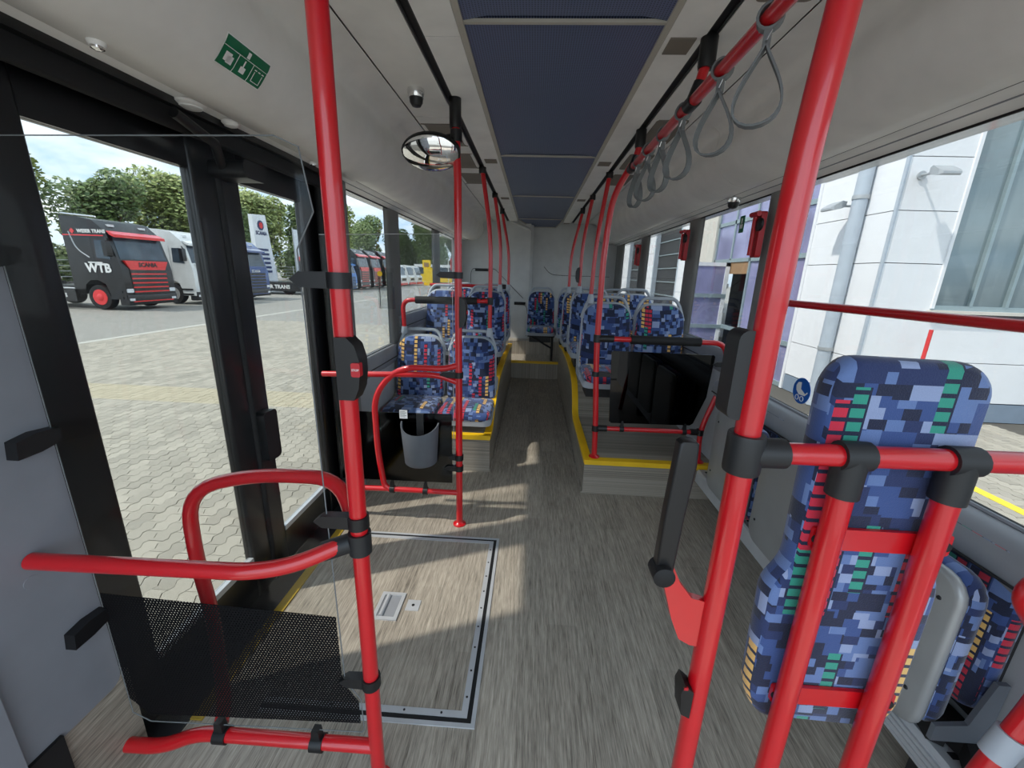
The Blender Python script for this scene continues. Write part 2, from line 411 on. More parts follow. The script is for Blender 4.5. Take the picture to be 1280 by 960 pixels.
def smoothprof(pts, n=6):
    out = []
    for i in range(len(pts) - 1):
        p0 = pts[max(i - 1, 0)]; p1 = pts[i]; p2 = pts[i + 1]; p3 = pts[min(i + 2, len(pts) - 1)]
        for k in range(n):
            t = k / n
            out.append(tuple(.5 * (2 * p1[j] + (p2[j] - p0[j]) * t + (2 * p0[j] - 5 * p1[j] + 4 * p2[j] - p3[j]) * t * t + (3 * p1[j] - p0[j] - 3 * p2[j] + p3[j]) * t ** 3) for j in (0, 1)))
    out.append(pts[-1]); return out
podium('podium', 'raised wood-look podium with yellow edging under the seats beside the litter bin', WL, -.28, [(2.8, .29), (2.95, .29)] + smoothprof([(3.0, .30), (3.25, .44), (3.66, .545), (4.4, .56), (5.2, .545), (5.75, .50)]), -.28, True)
podium('podium', 'raised wood-look podium with yellow edging behind the black glass panel', .40, WR, [(2.56, .25), (3.42, .255)] + smoothprof([(3.50, .29), (3.62, .44), (3.85, .54), (4.36, .58), (5.12, .567), (5.75, .51)]), .40, True)
rs = thing('rear_steps', 'yellow-edged step rising to the rear seats at the end of aisle', 'step', (0, 5.75, 0), kind='structure')
B('step', 'wood_floor', rs, -1.16, 1.28, 5.75, 6.3, 0, .25); B('step', 'wood_floor', rs, -1.16, 1.28, 6.3, Y1 + .2, 0, .46)
B('yellow_edging', 'yellow', rs, -.28, .40, 5.74, 5.79, .225, .256)

# ceiling
ce = thing('ceiling', 'pale grey bus ceiling with blue screens and rounded side ducts', 'ceiling', (.06, 2.5, 2.25), kind='structure')
bars = [Y0, 0.2, 1.55, 3.07, 4.54, 6.3]
for i in range(5):
    a, b_ = bars[i] + .008, bars[i + 1] - .008
    MB().prism([(-.262, 2.250), (-.185, 2.262), (.305, 2.262), (.382, 2.250), (.382, 2.31), (-.262, 2.31)], 'y', a, b_).build('screen_panel', 'screen_blue', ce, smooth=20)
    B('cross_bar', 'beige_trim', ce, -.262, .382, bars[i + 1] - .007, bars[i + 1] + .007, 2.246, 2.256)
MB().add([(-.262, 6.31, 2.258), (.382, 6.31, 2.258), (.30, 6.72, 2.19), (-.09, 6.72, 2.19), (-.262, 6.31, 2.31), (.382, 6.31, 2.31), (.30, 6.72, 2.31), (-.09, 6.72, 2.31)], [(0, 1, 2, 3), (4, 7, 6, 5), (0, 4, 5, 1), (1, 5, 6, 2), (2, 6, 7, 3), (3, 7, 4, 0)]).build('screen_panel', 'screen_blue', ce, smooth=0)
T('end_trim', 'beige_trim', ce, [(-.27, 6.31, 2.25), (-.09, 6.71, 2.185), (.30, 6.71, 2.185), (.39, 6.31, 2.25)], .008, n=8)
def band(poly, t=.014):
    cx = .06; out = [(p[0] + (-.010 if p[0] < cx else .010), p[1] + t) for p in poly]
    return poly + out[::-1]
COVER = [(-.665, 2.247), (-.72, 2.242), (-.762, 2.228), (-.792, 2.205), (-.802, 2.183), (-.797, 2.155), (-.788, 2.12), (-.792, 2.08), (-.812, 2.035), (-.85, 1.988), (-.90, 1.957), (-.955, 1.943), (-1.04, 1.945)]
DUCT = [(-.665, 2.247)] + [(a - .016, b_ + .012) for a, b_ in COVER[2:-1]] + [(-1.04, 1.957)]
TRIM = [(-1.04, 1.968), (-1.07, 1.955), (-1.12, 1.950), (-1.165, 1.935), (-1.165, 1.99), (-1.04, 1.99)]
fx = lambda p: [(MX - a, b_) for a, b_ in p]
for side in (0, 1):
    F = fx if side else (lambda p: p)
    sg = -1 if side else 1; X = (lambda v: MX - v) if side else (lambda v: v)
    B('inner_trim', 'beige_trim', ce, X(-.262), X(-.284), Y0, 6.32, 2.243, 2.30)
    sm = [Y0, .2, 1.62, 3.15, 4.6, 6.6]
    for i in range(5):
        B('strip_cover', 'lining_light', ce, X(-.285), X(-.408), sm[i] + .002, sm[i + 1] - .002, 2.243, 2.262)
        if side or i > 1: B('vent_plate', 'taupe', ce, X(-.30), X(-.385), sm[i + 1] - (.0 if side else .02), sm[i + 1] + (.1 if side else .08), 2.2395, 2.2445)
    B('rail_track', 'rubber', ce, X(-.408), X(-.445), Y0, 6.6, 2.252, 2.275)
    T('track_lip', 'black_plastic', ce, [(X(-.411), Y0, 2.247), (X(-.411), 6.6, 2.247)], .004, n=6)
    T('track_lip', 'black_plastic', ce, [(X(-.442), Y0, 2.247), (X(-.442), 6.6, 2.247)], .004, n=6)
    for a, b_ in ((Y0, .9), (.905, 2.35), (2.355, 4.4), (4.405, 6.65)):
        B('roof_panel', 'lining', ce, X(-.447), X(-.655), a, b_, 2.243, 2.262)
    B('panel_seam', 'rubber', ce, X(-.655), X(-.667), Y0, 6.65, 2.255, 2.268)
    for k, ya in enumerate((2.45, 3.0, 3.55) if not side else (1.05, 2.35, 2.95, 3.5)):
        B('speaker_grille', 'taupe', ce, X(-.47), X(-.63), ya, ya + .38, 2.2385, 2.245, r=.02, axis='z')
    segs = ((Y0, 2.42, COVER if not side else DUCT), (2.424, 4.3, DUCT), (4.304, 6.62, DUCT)) if not side else ((Y0, .55, DUCT), (.554, 2.42, DUCT), (2.424, 4.3, DUCT), (4.304, 6.62, DUCT))
    for a, b_, pr in segs:
        MB().prism(band(F(pr)), 'y', a, b_).build('air_duct', 'lining', ce, smooth=60)
    MB().prism(F(TRIM), 'y', Y0, 6.65).build('window_header', 'lining_light', ce, smooth=20)
    T('header_groove', 'charcoal_plastic', ce, [(X(-1.045), Y0, 1.9625), (X(-1.045), 6.65, 1.9625)], .005, n=6)
    T('header_groove', 'sill_grey', ce, [(X(-1.105), Y0, 1.951), (X(-1.105), 6.65, 1.951)], .003, n=6)
    T('header_groove', 'rubber', ce, [(X(-1.163), Y0, 1.936), (X(-1.163), 6.65, 1.936)], .006, n=6)
    # end caps, and an unseen outer shell added to stop light leaks
    MB().prism(F([(-.66, 2.247)] + DUCT[1:] + [(-1.2, 1.96), (-1.2, 2.3), (-.66, 2.3)]), 'y', 6.62, 6.66).build('duct_end', 'lining', ce)
    MB().prism(F([(-1.17, 1.94), (-1.26, 1.94), (-1.26, 2.30), (-1.1, 2.40), (.065, 2.42), (.065, 2.33), (-1.0, 2.33), (-1.17, 2.2)]), 'y', Y0, 7.1).build('leak_shell', 'truck_white', ce)

# rear wall
rw = thing('wall_rear', 'pale grey panelled rear wall behind the last seats', 'wall', (.1, 6.75, 0), kind='structure')
B('wall_panel', 'rear_grey', rw, -.06, 1.32, Y1, Y1 + .06, .3, 2.35)
B('engine_tower', 'rear_grey', rw, -1.2, -.075, 6.56, Y1 + .06, .3, 2.35)
MB().prism([(-.075, 6.56), (-.075, 6.82), (-.035, 6.82), (-.035, 6.60)], 'z', .3, 2.2).build('corner_post', 'rear_grey', rw)
T('ledge', 'rear_grey', rw, [(-.40, 6.55, 2.245), (-.09, 6.55, 2.13)], .022, n=8)
B('slot', 'rubber', rw, -.93, -.67, 6.548, 6.562, 1.50, 1.535)
B('slot', 'rubber', rw, -.30, -.12, 6.548, 6.562, 1.005, 1.045)
for q in ([(-1.0, 6.557, .9), (-1.0, 6.557, 1.47), (-.97, 6.557, 1.54), (-.62, 6.557, 1.54), (-.16, 6.557, 1.1)], [(-.3, 6.557, 1.0), (-.12, 6.557, 1.0), (-.09, 6.557, .93), (-.09, 6.557, .5)]):
    T('panel_groove', 'charcoal_plastic', rw, q, .004, n=6, fillet=.04)
T('panel_groove', 'charcoal_plastic', rw, [(.15, 6.747, 1.60), (.26, 6.747, 1.48), (.5, 6.747, 1.47), (1.2, 6.747, 1.47)], .004, n=6, fillet=.1)

# side walls with pillars, sills
def wall(side, label, x, out, segs, pillars):
    r = thing('wall_' + side, label, 'wall', (x, 3, 0), kind='structure')
    s = 1 if out > x else -1
    for a, b_, zs in segs:
        B('wall_panel', 'wall_grey', r, x, out, a, b_, 0, zs - .11)
        # rounded sill casing
        k_ = 1 if s > 0 and b_ < 3 else .3
        p = [(x, zs), (x - s * .035 * k_, zs - .005), (x - s * .07 * k_, zs - .035), (x - s * .08 * k_, zs - .075), (x - s * .07 * k_, zs - .12), (x - s * .03 * k_, zs - .15), (x, zs - .155), (out, zs - .155), (out, zs)]
        MB().prism(p, 'y', a, b_).build('sill_casing', 'sill_grey', r, smooth=60)
        T('sill_groove', 'charcoal_plastic', r, [(x - s * .079 * k_, a, zs - .10), (x - s * .079 * k_, b_, zs - .10)], .004, n=6)
        T('sill_seal', 'sill_grey', r, [(x + s * .012, a, zs + .003), (x + s * .012, b_, zs + .003)], .007, n=6)
    for a, b_, zs in pillars:
        MB().prism([(x + s * .028, a), (x + s * .006, a + .008), (x - s * .004, a + .03), (x - s * .006, (a + b_) / 2), (x - s * .004, b_ - .03), (x + s * .006, b_ - .008), (x + s * .028, b_)], 'z', zs, 1.95).build('window_pillar', 'pillar_grey', r, smooth=50)
    return r
wl = wall('left', 'grey left bus wall with windows behind the door', WL, -1.205, [(2.44, 3.45, .87), (3.45, 6.56, 1.09)], [(3.30, 3.60, .86), (4.83, 5.12, 1.08)])
wr = wall('right', 'grey right bus wall with window sill and fold-up seats', WR, 1.325, [(Y0, 2.62, .865), (2.62, 6.75, 1.03)], [(2.33, 2.50, .86), (3.43, 3.69, 1.02), (4.95, 5.26, 1.02), (6.30, 6.75, 1.02)])
B('wall_panel', 'wall_grey', wl, -1.17, -1.25, 6.3, 6.56, 1.05, 1.95)
# panes
def window(n, label, x, a, b_, z0, z1, frame=True):
    r = thing('window_%d' % n, label, 'window', (x, (a + b_) / 2, z0), kind='structure')
    B('pane', 'pane', r, x - .003, x + .003, a, b_, z0, z1)
    mb = MB(); t = .009
    for q in ((a, a + t, z0, z1), (b_ - t, b_, z0, z1), (a + t, b_ - t, z0, z0 + t), (a + t, b_ - t, z1 - t, z1)): mb.box(x - .008, x + .008, *q)
    mb.build('pane_seal', 'rubber', r)
window(1, 'left side window just behind the black door frame', -1.18, 2.46, 3.34, .87, 1.95)
window(2, 'left side window behind the clear partition glass, between two pillars', -1.18, 3.54, 4.87, 1.09, 1.95)
window(3, 'rearmost left side window beside the second row of seats', -1.18, 5.08, 6.35, 1.09, 1.95)
window(4, 'long right side window above the fold-up seats', 1.30, Y0, 2.37, .865, 1.95)
window(5, 'right side window behind the black padded rail', 1.30, 2.46, 3.47, 1.03, 1.95)
window(6, 'narrow right side window with dark garage doorway behind it', 1.30, 3.65, 4.99, 1.03, 1.95)
window(7, 'rearmost right side window beside the back wall', 1.30, 5.22, 6.35, 1.03, 1.95)

# entrance door, two leaves
def leaf_(n, label, a, b_, ga, gb, x=-1.215):
    r = thing('door_%d' % n, label, 'door', (x, (a + b_) / 2, -.05), kind='structure')
    mb = MB()
    mb.rbox(x - .025, x + .02, a, ga, -.05, 1.93, .012, 'z'); mb.rbox(x - .025, x + .02, gb, b_, -.05, 1.93, .012, 'z')
    mb.build('door_stile', 'door_black', r)
    B('door_bottom', 'door_black', r, x - .02, x + .015, ga, gb, -.05, .19)
    B('glass_trim', 'alu', r, x - .005, x + .020, ga, gb, .19, .215)
    B('door_header', 'door_black', r, x - .02, x + .012, ga, gb, 1.79, 1.93)
    B('door_glass', 'door_pane', r, x - .004, x + .002, ga, gb, .215, 1.79)
    return r
d1 = leaf_(1, 'front glass door leaf in wide black frame, nearest the camera', .80, 1.592, 1.0, 1.47)
d2 = leaf_(2, 'rear glass door leaf in black frame beside red pole', 1.598, 2.42, 1.71, 2.16)
T('door_rubber', 'rubber', d1, [(-1.20, 1.595, -.04), (-1.20, 1.595, 1.92)], .016, n=10)
B('door_lock', 'black_plastic', d2, -1.2, -1.15, 1.60, 1.69, .62, .85, r=.02, axis='x')
B('door_arm', 'black_plastic', d2, -1.2, -1.06, 1.55, 1.68, 1.78, 1.84, r=.02, axis='x')
MB().tube([(-1.17, 1.60, 1.80), (-1.08, 1.45, 1.86), (-1.08, 1.30, 1.90)], .016, n=10).build('door_arm', 'black_plastic', d2)
T('door_shaft', 'rubber', d2, [(-1.155, 2.27, 0), (-1.155, 2.27, 1.93)], .025)
MB().lathe([(.035, 0), (.035, .05), (.02, .09)], (-1.13, 2.24, 0), n=16).build('door_pivot', 'rubber', d2)
df = thing('door_frame', 'black rubber-lined frame around the entrance door opening', 'door frame', (-1.2, 1.6, 0), kind='structure')
B('header', 'door_black', df, -1.25, -1.10, .6, 2.44, 1.93, 2.0); B('header_lip', 'rubber', df, -1.16, -1.125, .6, 2.42, 1.875, 1.945, r=.012, axis='y')
B('post', 'door_black', df, -1.25, -1.12, 2.30, 2.45, -.05, 1.95); B('post', 'door_black', df, -1.25, -1.165, .62, .86, -.05, 1.95)
B('post_trim', 'pillar_grey', df, -1.15, -1.10, 2.44, 2.47, 0, 1.95)
st = thing('door_sill', 'black sill with yellow warning strip along the entrance door', 'sill', (-1.1, 1.6, 0), kind='structure')
B('sill_plate', 'charcoal_plastic', st, -1.24, -1.085, .86, 2.3, -.02, .006); B('yellow_strip', 'yellow_worn', st, -1.085, -1.045, .95, 2.3, -.01, .006)
# cab side panel
cp = thing('cab_panel', 'grey cab side panel ahead of the entrance door, with black brackets', 'panel', (-1.13, .5, 0), kind='structure')
B('upper_board', 'cab_grey', cp, -1.16, -1.13, -.35, .835, .315, 1.94, r=.03, axis='x')  # top raised out of view to block sun from the near floor
B('lower_board', 'cab_grey', cp, -1.16, -1.105, -.2, .60, .315, .66, r=.02, axis='x')
B('base_box', 'wood_side', cp, -1.2, -1.135, .2, .86, 0, .33); B('black_skirt', 'rubber', cp, -1.15, -1.12, .1, .68, .15, .33)
MB().lathe([(.010, 0), (.008, .004)], (-1.131, .765, .52), 'x', 12).build('cable_hole', 'rubber', cp)
MB().lathe([(.016, 0), (.015, .002)], (-1.131, .72, .75), 'x', 16).build('blank_plug', 'cab_grey', cp)

# ================================================================== SEATS
def seat_outline(w0, w1, z0, z1, r0=.05, r1=.11, n=6):
    out = []
    for cx, cz, r, q in ((w1 - r1, z1 - r1, r1, 0), (-w1 + r1, z1 - r1, r1, 90), (-w0 + r0, z0 + r0, r0, 180), (w0 - r0, z0 + r0, r0, 270)):
        for i in range(n + 1):
            t = math.radians(q + 90 * i / n); out.append((cx + r * math.cos(t), cz + r * math.sin(t)))
    return out
def make_seat():
    r = thing('passenger_seat', 'x', 'seat', (0, 0, 0), 'patterned passenger seats')
    bk = lambda off: (lambda u, v, d: (u, off + (v - .45) * .16 - d, v))
    MB().pad(seat_outline(.214, .204, .34, .955, .05, .13), bk(.055), .05, .012, .0).build('seat_shell', 'shell_grey', r, smooth=60)
    o = MB().pad(seat_outline(.205, .194, .42, .942, .05, .122), bk(.012), .045, .02, .012).build('backrest', 'fabric', r, smooth=60)
    MB().prism(rrect(-.212, .212, -.43, .05, .06), 'z', .345, .395).build('seat_pan', 'shell_grey', r)
    sc = lambda u, v, d: (u, v, .385 + d + .12 * max(0, -.33 - v) * -1.2)
    MB().pad([(p[0], p[1]) for p in rrect(-.205, .205, -.435, -.0, .06)], sc, .065, .025, .008).build('seat_cushion', 'fabric', r, smooth=60)
    bz = lambda z: .03 + (z - .45) * .16
    T('grab_handle', 'shell_grey', r, [(-.203, bz(.82), .82), (-.165, bz(.94), .94), (-.125, bz(.995), .995), (.125, bz(.995), .995), (.165, bz(.94), .94), (.203, bz(.82), .82)], .014, n=10, fillet=.05)
    for s in (-1, 1):
        MB().prism([(-.16, .34), (.10, .34), (.17, .55), (.14, .60), (.06, .42), (-.16, .40)], 'x', s * .210 - .006, s * .210 + .006).build('side_bracket', 'shell_grey', r)
    B('seat_base', 'charcoal_plastic', r, -.16, .16, -.22, .02, .22, .35)
    return r
SEAT = make_seat(); first = [True]
def seat(x, y, z, label, name=None):
    o = SEAT if first[0] else copy_tree(SEAT); first[0] = False
    o.location = (x, y, z); o['label'] = label; return o
# (x, back plane y, base z)
seat(-.935, 3.28, -.0, 'window seat of the left front row, behind the litter bin partition')
seat(-.495, 3.28, -.0, 'aisle seat of the left front row, with a red pole on its handle')
seat(-.935, 4.28, .34, 'window seat of the raised second row on the left')
seat(-.495, 4.28, .34, 'aisle seat of the raised second row on the left')
seat(-.94, 5.25, .34, 'window seat of the rear left row, mostly hidden')
seat(-.50, 5.25, .34, 'aisle seat of the rear left row, mostly hidden')
seat(.615, 3.36, .315, 'aisle seat of the right front row behind the black glass panel')
seat(1.05, 3.36, .315, 'window seat of the right front row behind the black glass panel')
seat(.60, 4.28, .355, 'aisle seat of the second row on the right')
seat(1.045, 4.28, .355, 'window seat of the second row on the right')
seat(.575, 5.08, .325, 'aisle seat of the third row on the right')
seat(1.03, 5.08, .325, 'window seat of the third row on the right')
seat(.56, 5.88, .30, 'aisle seat of the fourth right row, beside the back wall')
rs_ = seat(.125, 6.18, .285, 'single rear seat on a braced frame facing down the aisle')
# brace under the rear seat
bf = tag(MB().tube([(.30, 5.86, .615), (.30, 5.86, .25)], .018).tube([(-.02, 5.86, .61), (.29, 5.86, .44)], .013).tube([(-.06, 5.86, .612), (.33, 5.86, .612)], .014).build('seat_frame', 'charcoal_plastic', None), 'dark steel brace under the single rear seat', 'frame')

# ================================================================== HANDRAILS
RP = .019
def clamp(par, x, y, z, dx, L=.085, name='clamp'):
    s = 1 if dx > 0 else -1
    mb = MB().lathe([(RP + .006, -.016), (RP + .006, .016)], (x, y, z), n=18)
    mb.prism([(x + s * .015, z - .017), (x + s * (L - .02), z - .015), (x + s * L, z), (x + s * (L - .02), z + .015), (x + s * .015, z + .017)] , 'y', y - .014, y + .010)
    return mb.build(name, 'black_plastic', par)
def foot(par, x, y, z=0):
    MB().lathe([(.038, 0), (.038, .006), (.026, .012), (RP, .02)], (x, y, z), n=20).build('foot_flange', 'red', par)
def cap(par, x, y, z, zc=2.255):
    MB().lathe([(.026, 0), (.028, .01), (.028, zc - z - .01), (.022, zc - z)], (x, y, z), n=18).build('ceiling_socket', 'black_plastic', par)
def tee(par, pts, r=.027):
    return MB().tube(pts, r, n=16).build('tee_joint', 'charcoal_plastic', par)

# --- front partition by the entrance door
PX, PY = -.397, .83
p = thing('door_partition', 'red rail partition with clear glass and dotted black film by the entrance door', 'partition', (PX, PY, 0))
T('pole', 'red', p, [(PX, PY, 0), (PX, PY, 2.25)], RP + .001, n=20); foot(p, PX, PY)
gp = [(-1.118, .20), (-1.118, 1.70), (-.50, 1.708), (-.455, 1.690), (-.437, 1.576), (-.478, 1.505), (-.477, 1.46), (-.470, .40), (-.463, .37), (-.430, .318), (-.428, .205), (-.435, .195), (-1.07, .17)]
gp = [(a, b_) for a, b_ in gp]
gl = MB().prism(gp[::-1], 'y', PY - .004, PY + .002).build('glass_sheet', 'clear_pane', p, smooth=0)
mb = MB().tube([(a, PY - .001, b_) for a, b_ in gp] + [(gp[0][0], PY - .001, gp[0][1])], .0015, n=6); mb.build('polished_edge', 'strap', gl)
MB().prism([(-1.11, .625), (-.475, .600), (-.475, .40), (-.465, .365), (-.435, .315), (-.435, .235), (-1.06, .205), (-1.11, .26)], 'y', PY - .0055, PY - .0045).build('dot_film', 'dot_film', gl, smooth=0)
T('upper_rail', 'red', p, [(-1.128, PY - .10, .80), (-.62, PY - .085, .795), (-.53, PY - .06, .80), (PX - .03, PY, .825)], RP, n=18, fillet=.06)
tee(p, [(PX - .085, PY - .015, .806), (PX - .02, PY, .826)], .024); MB().lathe([(.027, -.028), (.027, .028)], (PX, PY, .828), n=18).build('tee_joint', 'charcoal_plastic', p)
T('lower_rail', 'red', p, [(-1.20, PY - .02, .095), (-1.03, PY - .02, .10), (-.93, PY, .137), (PX, PY, .142)], RP, n=18, fillet=.08)
T('loop_handle', 'red', p, [(-.875, PY + .02, .15), (-.90, .90, .17), (-.93, .95, .44), (-.957, .96, .64), (-.945, .96, .86), (-.74, .955, .925), (-.50, .95, .930), (PX - .01, PY + .01, .86)], RP, n=18, fillet=.11)
for zc, L_ in ((1.447, .098), (.886, .105), (.388, .085)): clamp(p, PX, PY, zc, -1, L_)
for xc in (-.858, -.57):
    mb = MB().lathe([(RP + .005, -.018), (RP + .005, .018)], (xc, PY, .138), 'x', 18); mb.prism([(xc - .014, .15), (xc + .014, .15), (xc + .010, .195), (xc - .010, .195)], 'y', PY - .012, PY + .010); mb.build('rail_clamp', 'black_plastic', p)
for zc, yc in ((1.475, .80), (1.07, .78), (.555, .775)):
    MB().prism([(yc - .035, zc - .024), (yc + .01, zc - .022), (yc + .055, zc - .012), (yc + .055, zc + .020), (yc + .01, zc + .024), (yc - .03, zc + .016)], 'x', -1.13, -1.102).build('glass_bracket', 'black_plastic', p)
def stop_button(x, y, z, dx, dy, label, full=True):
    r = thing('stop_button', label, 'button', (x, y, z), 'stop buttons on the poles')
    if full:
        MB().prism([(-.016 + x, z - .068), (x + .018, z - .068), (x + .030, z - .042), (x + .034, z - .01), (x + .034, z + .02), (x + .026, z + .05), (x + .010, z + .066), (-.016 + x, z + .066)], 'y', y - .022, y + .022).build('housing', 'black_plastic', r)
        MB().rbox(x + .018, x + .037, y - .027, y - .012, z - .015, z + .015, .004).build('key', 'hammer_red', r)
        text('lettering', 'STOP', .0066, 'white', r, face((x + .0275, y - .0275, z), (1, 0, 0), (0, 0, 1)), .0006)
    else:
        MB().prism([(x + dx * a, z + b_) for a, b_ in ((0, -.08), (.022, -.07), (.034, -.03), (.034, .03), (.022, .07), (0, .08))], 'y', y - .03, y + .03).build('housing', 'black_plastic', r)
        MB().lathe([(.012, 0), (.010, .006)], (x + dx * .034, y, z), 'x', 14).build('key', 'hammer_red', r)
    return r
stop_button(PX + .008, PY - .008, 1.268, 1, -1, 'black stop button with red key on the near left red pole')

# --- aisle partition at the litter bin
AX, AY = -.388, 2.12
p = thing('aisle_partition', 'red tube partition with clear glass and black lower film beside the litter bin', 'partition', (AX, AY, 0))
T('pole', 'red', p, [(AX, AY, 0), (AX, AY, 1.9), (AX - .008, AY, 2.13)], RP, n=18); foot(p, AX, AY); cap(p, AX - .01, AY, 2.12)
T('loop_rail', 'red', p, [(AX, AY, .985), (-.47, AY, .960), (-.72, AY, .962), (-.868, AY, .80), (-.865, AY, .45), (-.838, AY, .235), (-.80, AY, .205)], .017, n=16, fillet=.13)
T('cross_rail', 'red', p, [(-1.15, AY, .905), (-.56, AY, .925), (-.48, AY, .918), (AX, AY, .885)], .016, n=16, fillet=.06)
T('lower_rail', 'red', p, [(-1.15, AY, .205), (-.85, AY, .212), (AX, AY, .21)], .016, n=16)
gp = [(-1.10, .262), (-1.10, 1.635), (-.418, 1.655), (-.418, .36), (-.395, .33), (-.395, .27), (-.42, .255)]
gl = MB().prism(gp[::-1], 'y', AY - .004, AY + .003).build('glass_sheet', 'clear_pane', p, smooth=0)
MB().tube([(a, AY, b_) for a, b_ in gp[1:4]], .002, n=6).build('polished_edge', 'alu', gl)
MB().prism([(-1.09, .69), (-.43, .70), (-.43, .27), (-1.09, .265)][::-1], 'y', AY + .004, AY + .006).build('black_film', 'smoked', gl, smooth=0)
for zc, L_ in ((1.455, .11), (.93, .105), (.44, .06), (.372, .085)): clamp(p, AX, AY, zc, -1, L_)
for xc in (-.79, -.59):
    mb = MB().lathe([(RP + .004, -.014), (RP + .004, .014)], (xc, AY, .211), 'x', 16); mb.prism([(xc - .012, .222), (xc + .012, .222), (xc + .006, .268), (xc - .006, .268)], 'y', AY - .012, AY + .010); mb.build('rail_clamp', 'black_plastic', p)
stop_button(AX + .012, AY - .012, 1.27, 1, -1, 'black stop button on the slim red pole below the round mirror', False)
# litter bin
bn = thing('litter_bin', 'grey plastic litter bin hung on the clear partition glass', 'bin', (-.605, AY - .06, .40))
rsn = []
prof_ = [(.082, .405), (.092, .42), (.107, .655), (.100, .655), (.086, .425)]
def dshape(w, z, dz=0): return [(-.605 + w * math.cos(t), AY - .020 - w * .95 * math.sin(t), z - dz * math.sin(t)) for t in [math.pi * i / 14 for i in range(15)]]
MB().rings([dshape(.082, .405), dshape(.092, .415), dshape(.108, .655, .045), dshape(.101, .653, .045), dshape(.086, .425)]).build('bin_body', 'bin_grey', bn, smooth=50)
B('hook', 'charcoal_plastic', bn, -.625, -.585, AY - .022, AY - .004, .56, .70)
# leaflet holder and sticker
lh = thing('leaflet_holder', 'clear acrylic leaflet holder on the partition glass', 'holder', (-.80, AY - .02, 1.27))
for q in ((-.80, -.72, AY - .030, AY - .026, 1.28, 1.46), (-.80, -.72, AY - .008, AY - .004, 1.28, 1.48), (-.80, -.797, AY - .03, AY - .004, 1.28, 1.46), (-.723, -.72, AY - .03, AY - .004, 1.28, 1.46), (-.80, -.72, AY - .03, AY - .004, 1.276, 1.28)): B('acrylic_plate', 'acrylic', lh, *q)
MB().lathe([(.013, 0), (.013, .001)], (-.785, AY - .0315, 1.452), 'y', 16).build('yellow_sticker', 'yellow', lh)
sk = thing('info_sticker', 'small white printed sticker on partition glass above the litter bin', 'sticker', (-.70, AY - .007, .69))
B('paper', 'white', sk, -.725, -.680, AY - .0065, AY - .0052, .665, .715)
for k in range(5): B('print_line', 'charcoal_plastic', sk, -.721, -.686 if k % 2 else -.693, AY - .0072, AY - .0064, .706 - k * .008, .708 - k * .008)
# round mirror
mr = thing('round_mirror', 'round convex mirror with black rim on the slim red pole', 'mirror', (-.505, AY - .02, 2.0))
nrm = Matrix.Rotation(math.radians(38), 3, 'X')
def mrot(pts): return [tuple(nrm @ Vector(q) + Vector((-.510, AY - .03, 2.005))) for q in pts]
ring = lambda r_, d: mrot([(r_ * math.cos(2 * math.pi * j / 32), d, r_ * .62 * math.sin(2 * math.pi * j / 32)) for j in range(32)])
MB().rings([ring(.132, .0), ring(.140, .008), ring(.138, .03), ring(.10, .05)]).build('rim', 'black_plastic', mr)
MB().rings([ring(.131, .0), ring(.118, -.006), ring(.08, -.015), ring(.04, -.020), ring(.008, -.0215)]).build('mirror_face', 'mirror_glass', mr, smooth=80)
T('arm', 'black_plastic', mr, [(-.505, AY + .01, 2.045), (-.46, AY + .01, 2.085), (AX - .01, AY, 2.09)], .011, n=10)
MB().lathe([(.028, -.025), (.028, .025)], (AX - .006, AY, 2.088), n=16).build('clamp', 'black_plastic', mr)
# --- seat mounted poles
def grab_pole(label, pts, capz, seat_pt):
    r = thing('grab_pole', label, 'pole', pts[0], 'red poles on the seat handles')
    T('tube', 'red', r, pts, .017, n=16, fillet=.25)
    x, y, z = pts[0]
    MB().lathe([(.026, -.045), (.030, -.03), (.026, .0), (.019, .03)], (x, y, z), n=14).build('seat_clamp', 'shell_grey', r)
    cap(r, pts[-1][0], pts[-1][1], pts[-1][2] - .02, 2.262)
    return r
gL1 = grab_pole('tall red pole rising from the left front aisle seat, joined to the padded rail', [(-.352, 3.36, 1.0), (-.352, 3.36, 1.75), (-.425, 3.36, 2.22)], 2.2, None)
grab_pole('tall red pole rising from the second row left aisle seat', [(-.355, 4.36, 1.33), (-.355, 4.36, 1.8), (-.425, 4.36, 2.22)], 2.2, None)
g3 = grab_pole('rearmost tall red pole on the left, bent below the ceiling', [(-.325, 5.33, 1.31), (-.325, 5.33, 1.72), (-.425, 5.33, 2.20)], 2.2, None)
grab_pole('tall red pole rising from the right front aisle seat', [(.475, 3.44, 1.30), (.485, 3.44, 1.75), (.545, 3.44, 2.22)], 2.2, None)
gR3 = grab_pole('tall red pole of the second right row, with a black button', [(.475, 4.36, 1.34), (.478, 4.36, 1.8), (.545, 4.36, 2.22)], 2.2, None)
grab_pole('rearmost tall red pole on the right', [(.435, 5.16, 1.31), (.435, 5.16, 1.7), (.54, 5.16, 2.20)], 2.2, None)
stop_button(.463, 4.35, 1.48, -1, -1, 'black stop button on the second row pole at right', False)
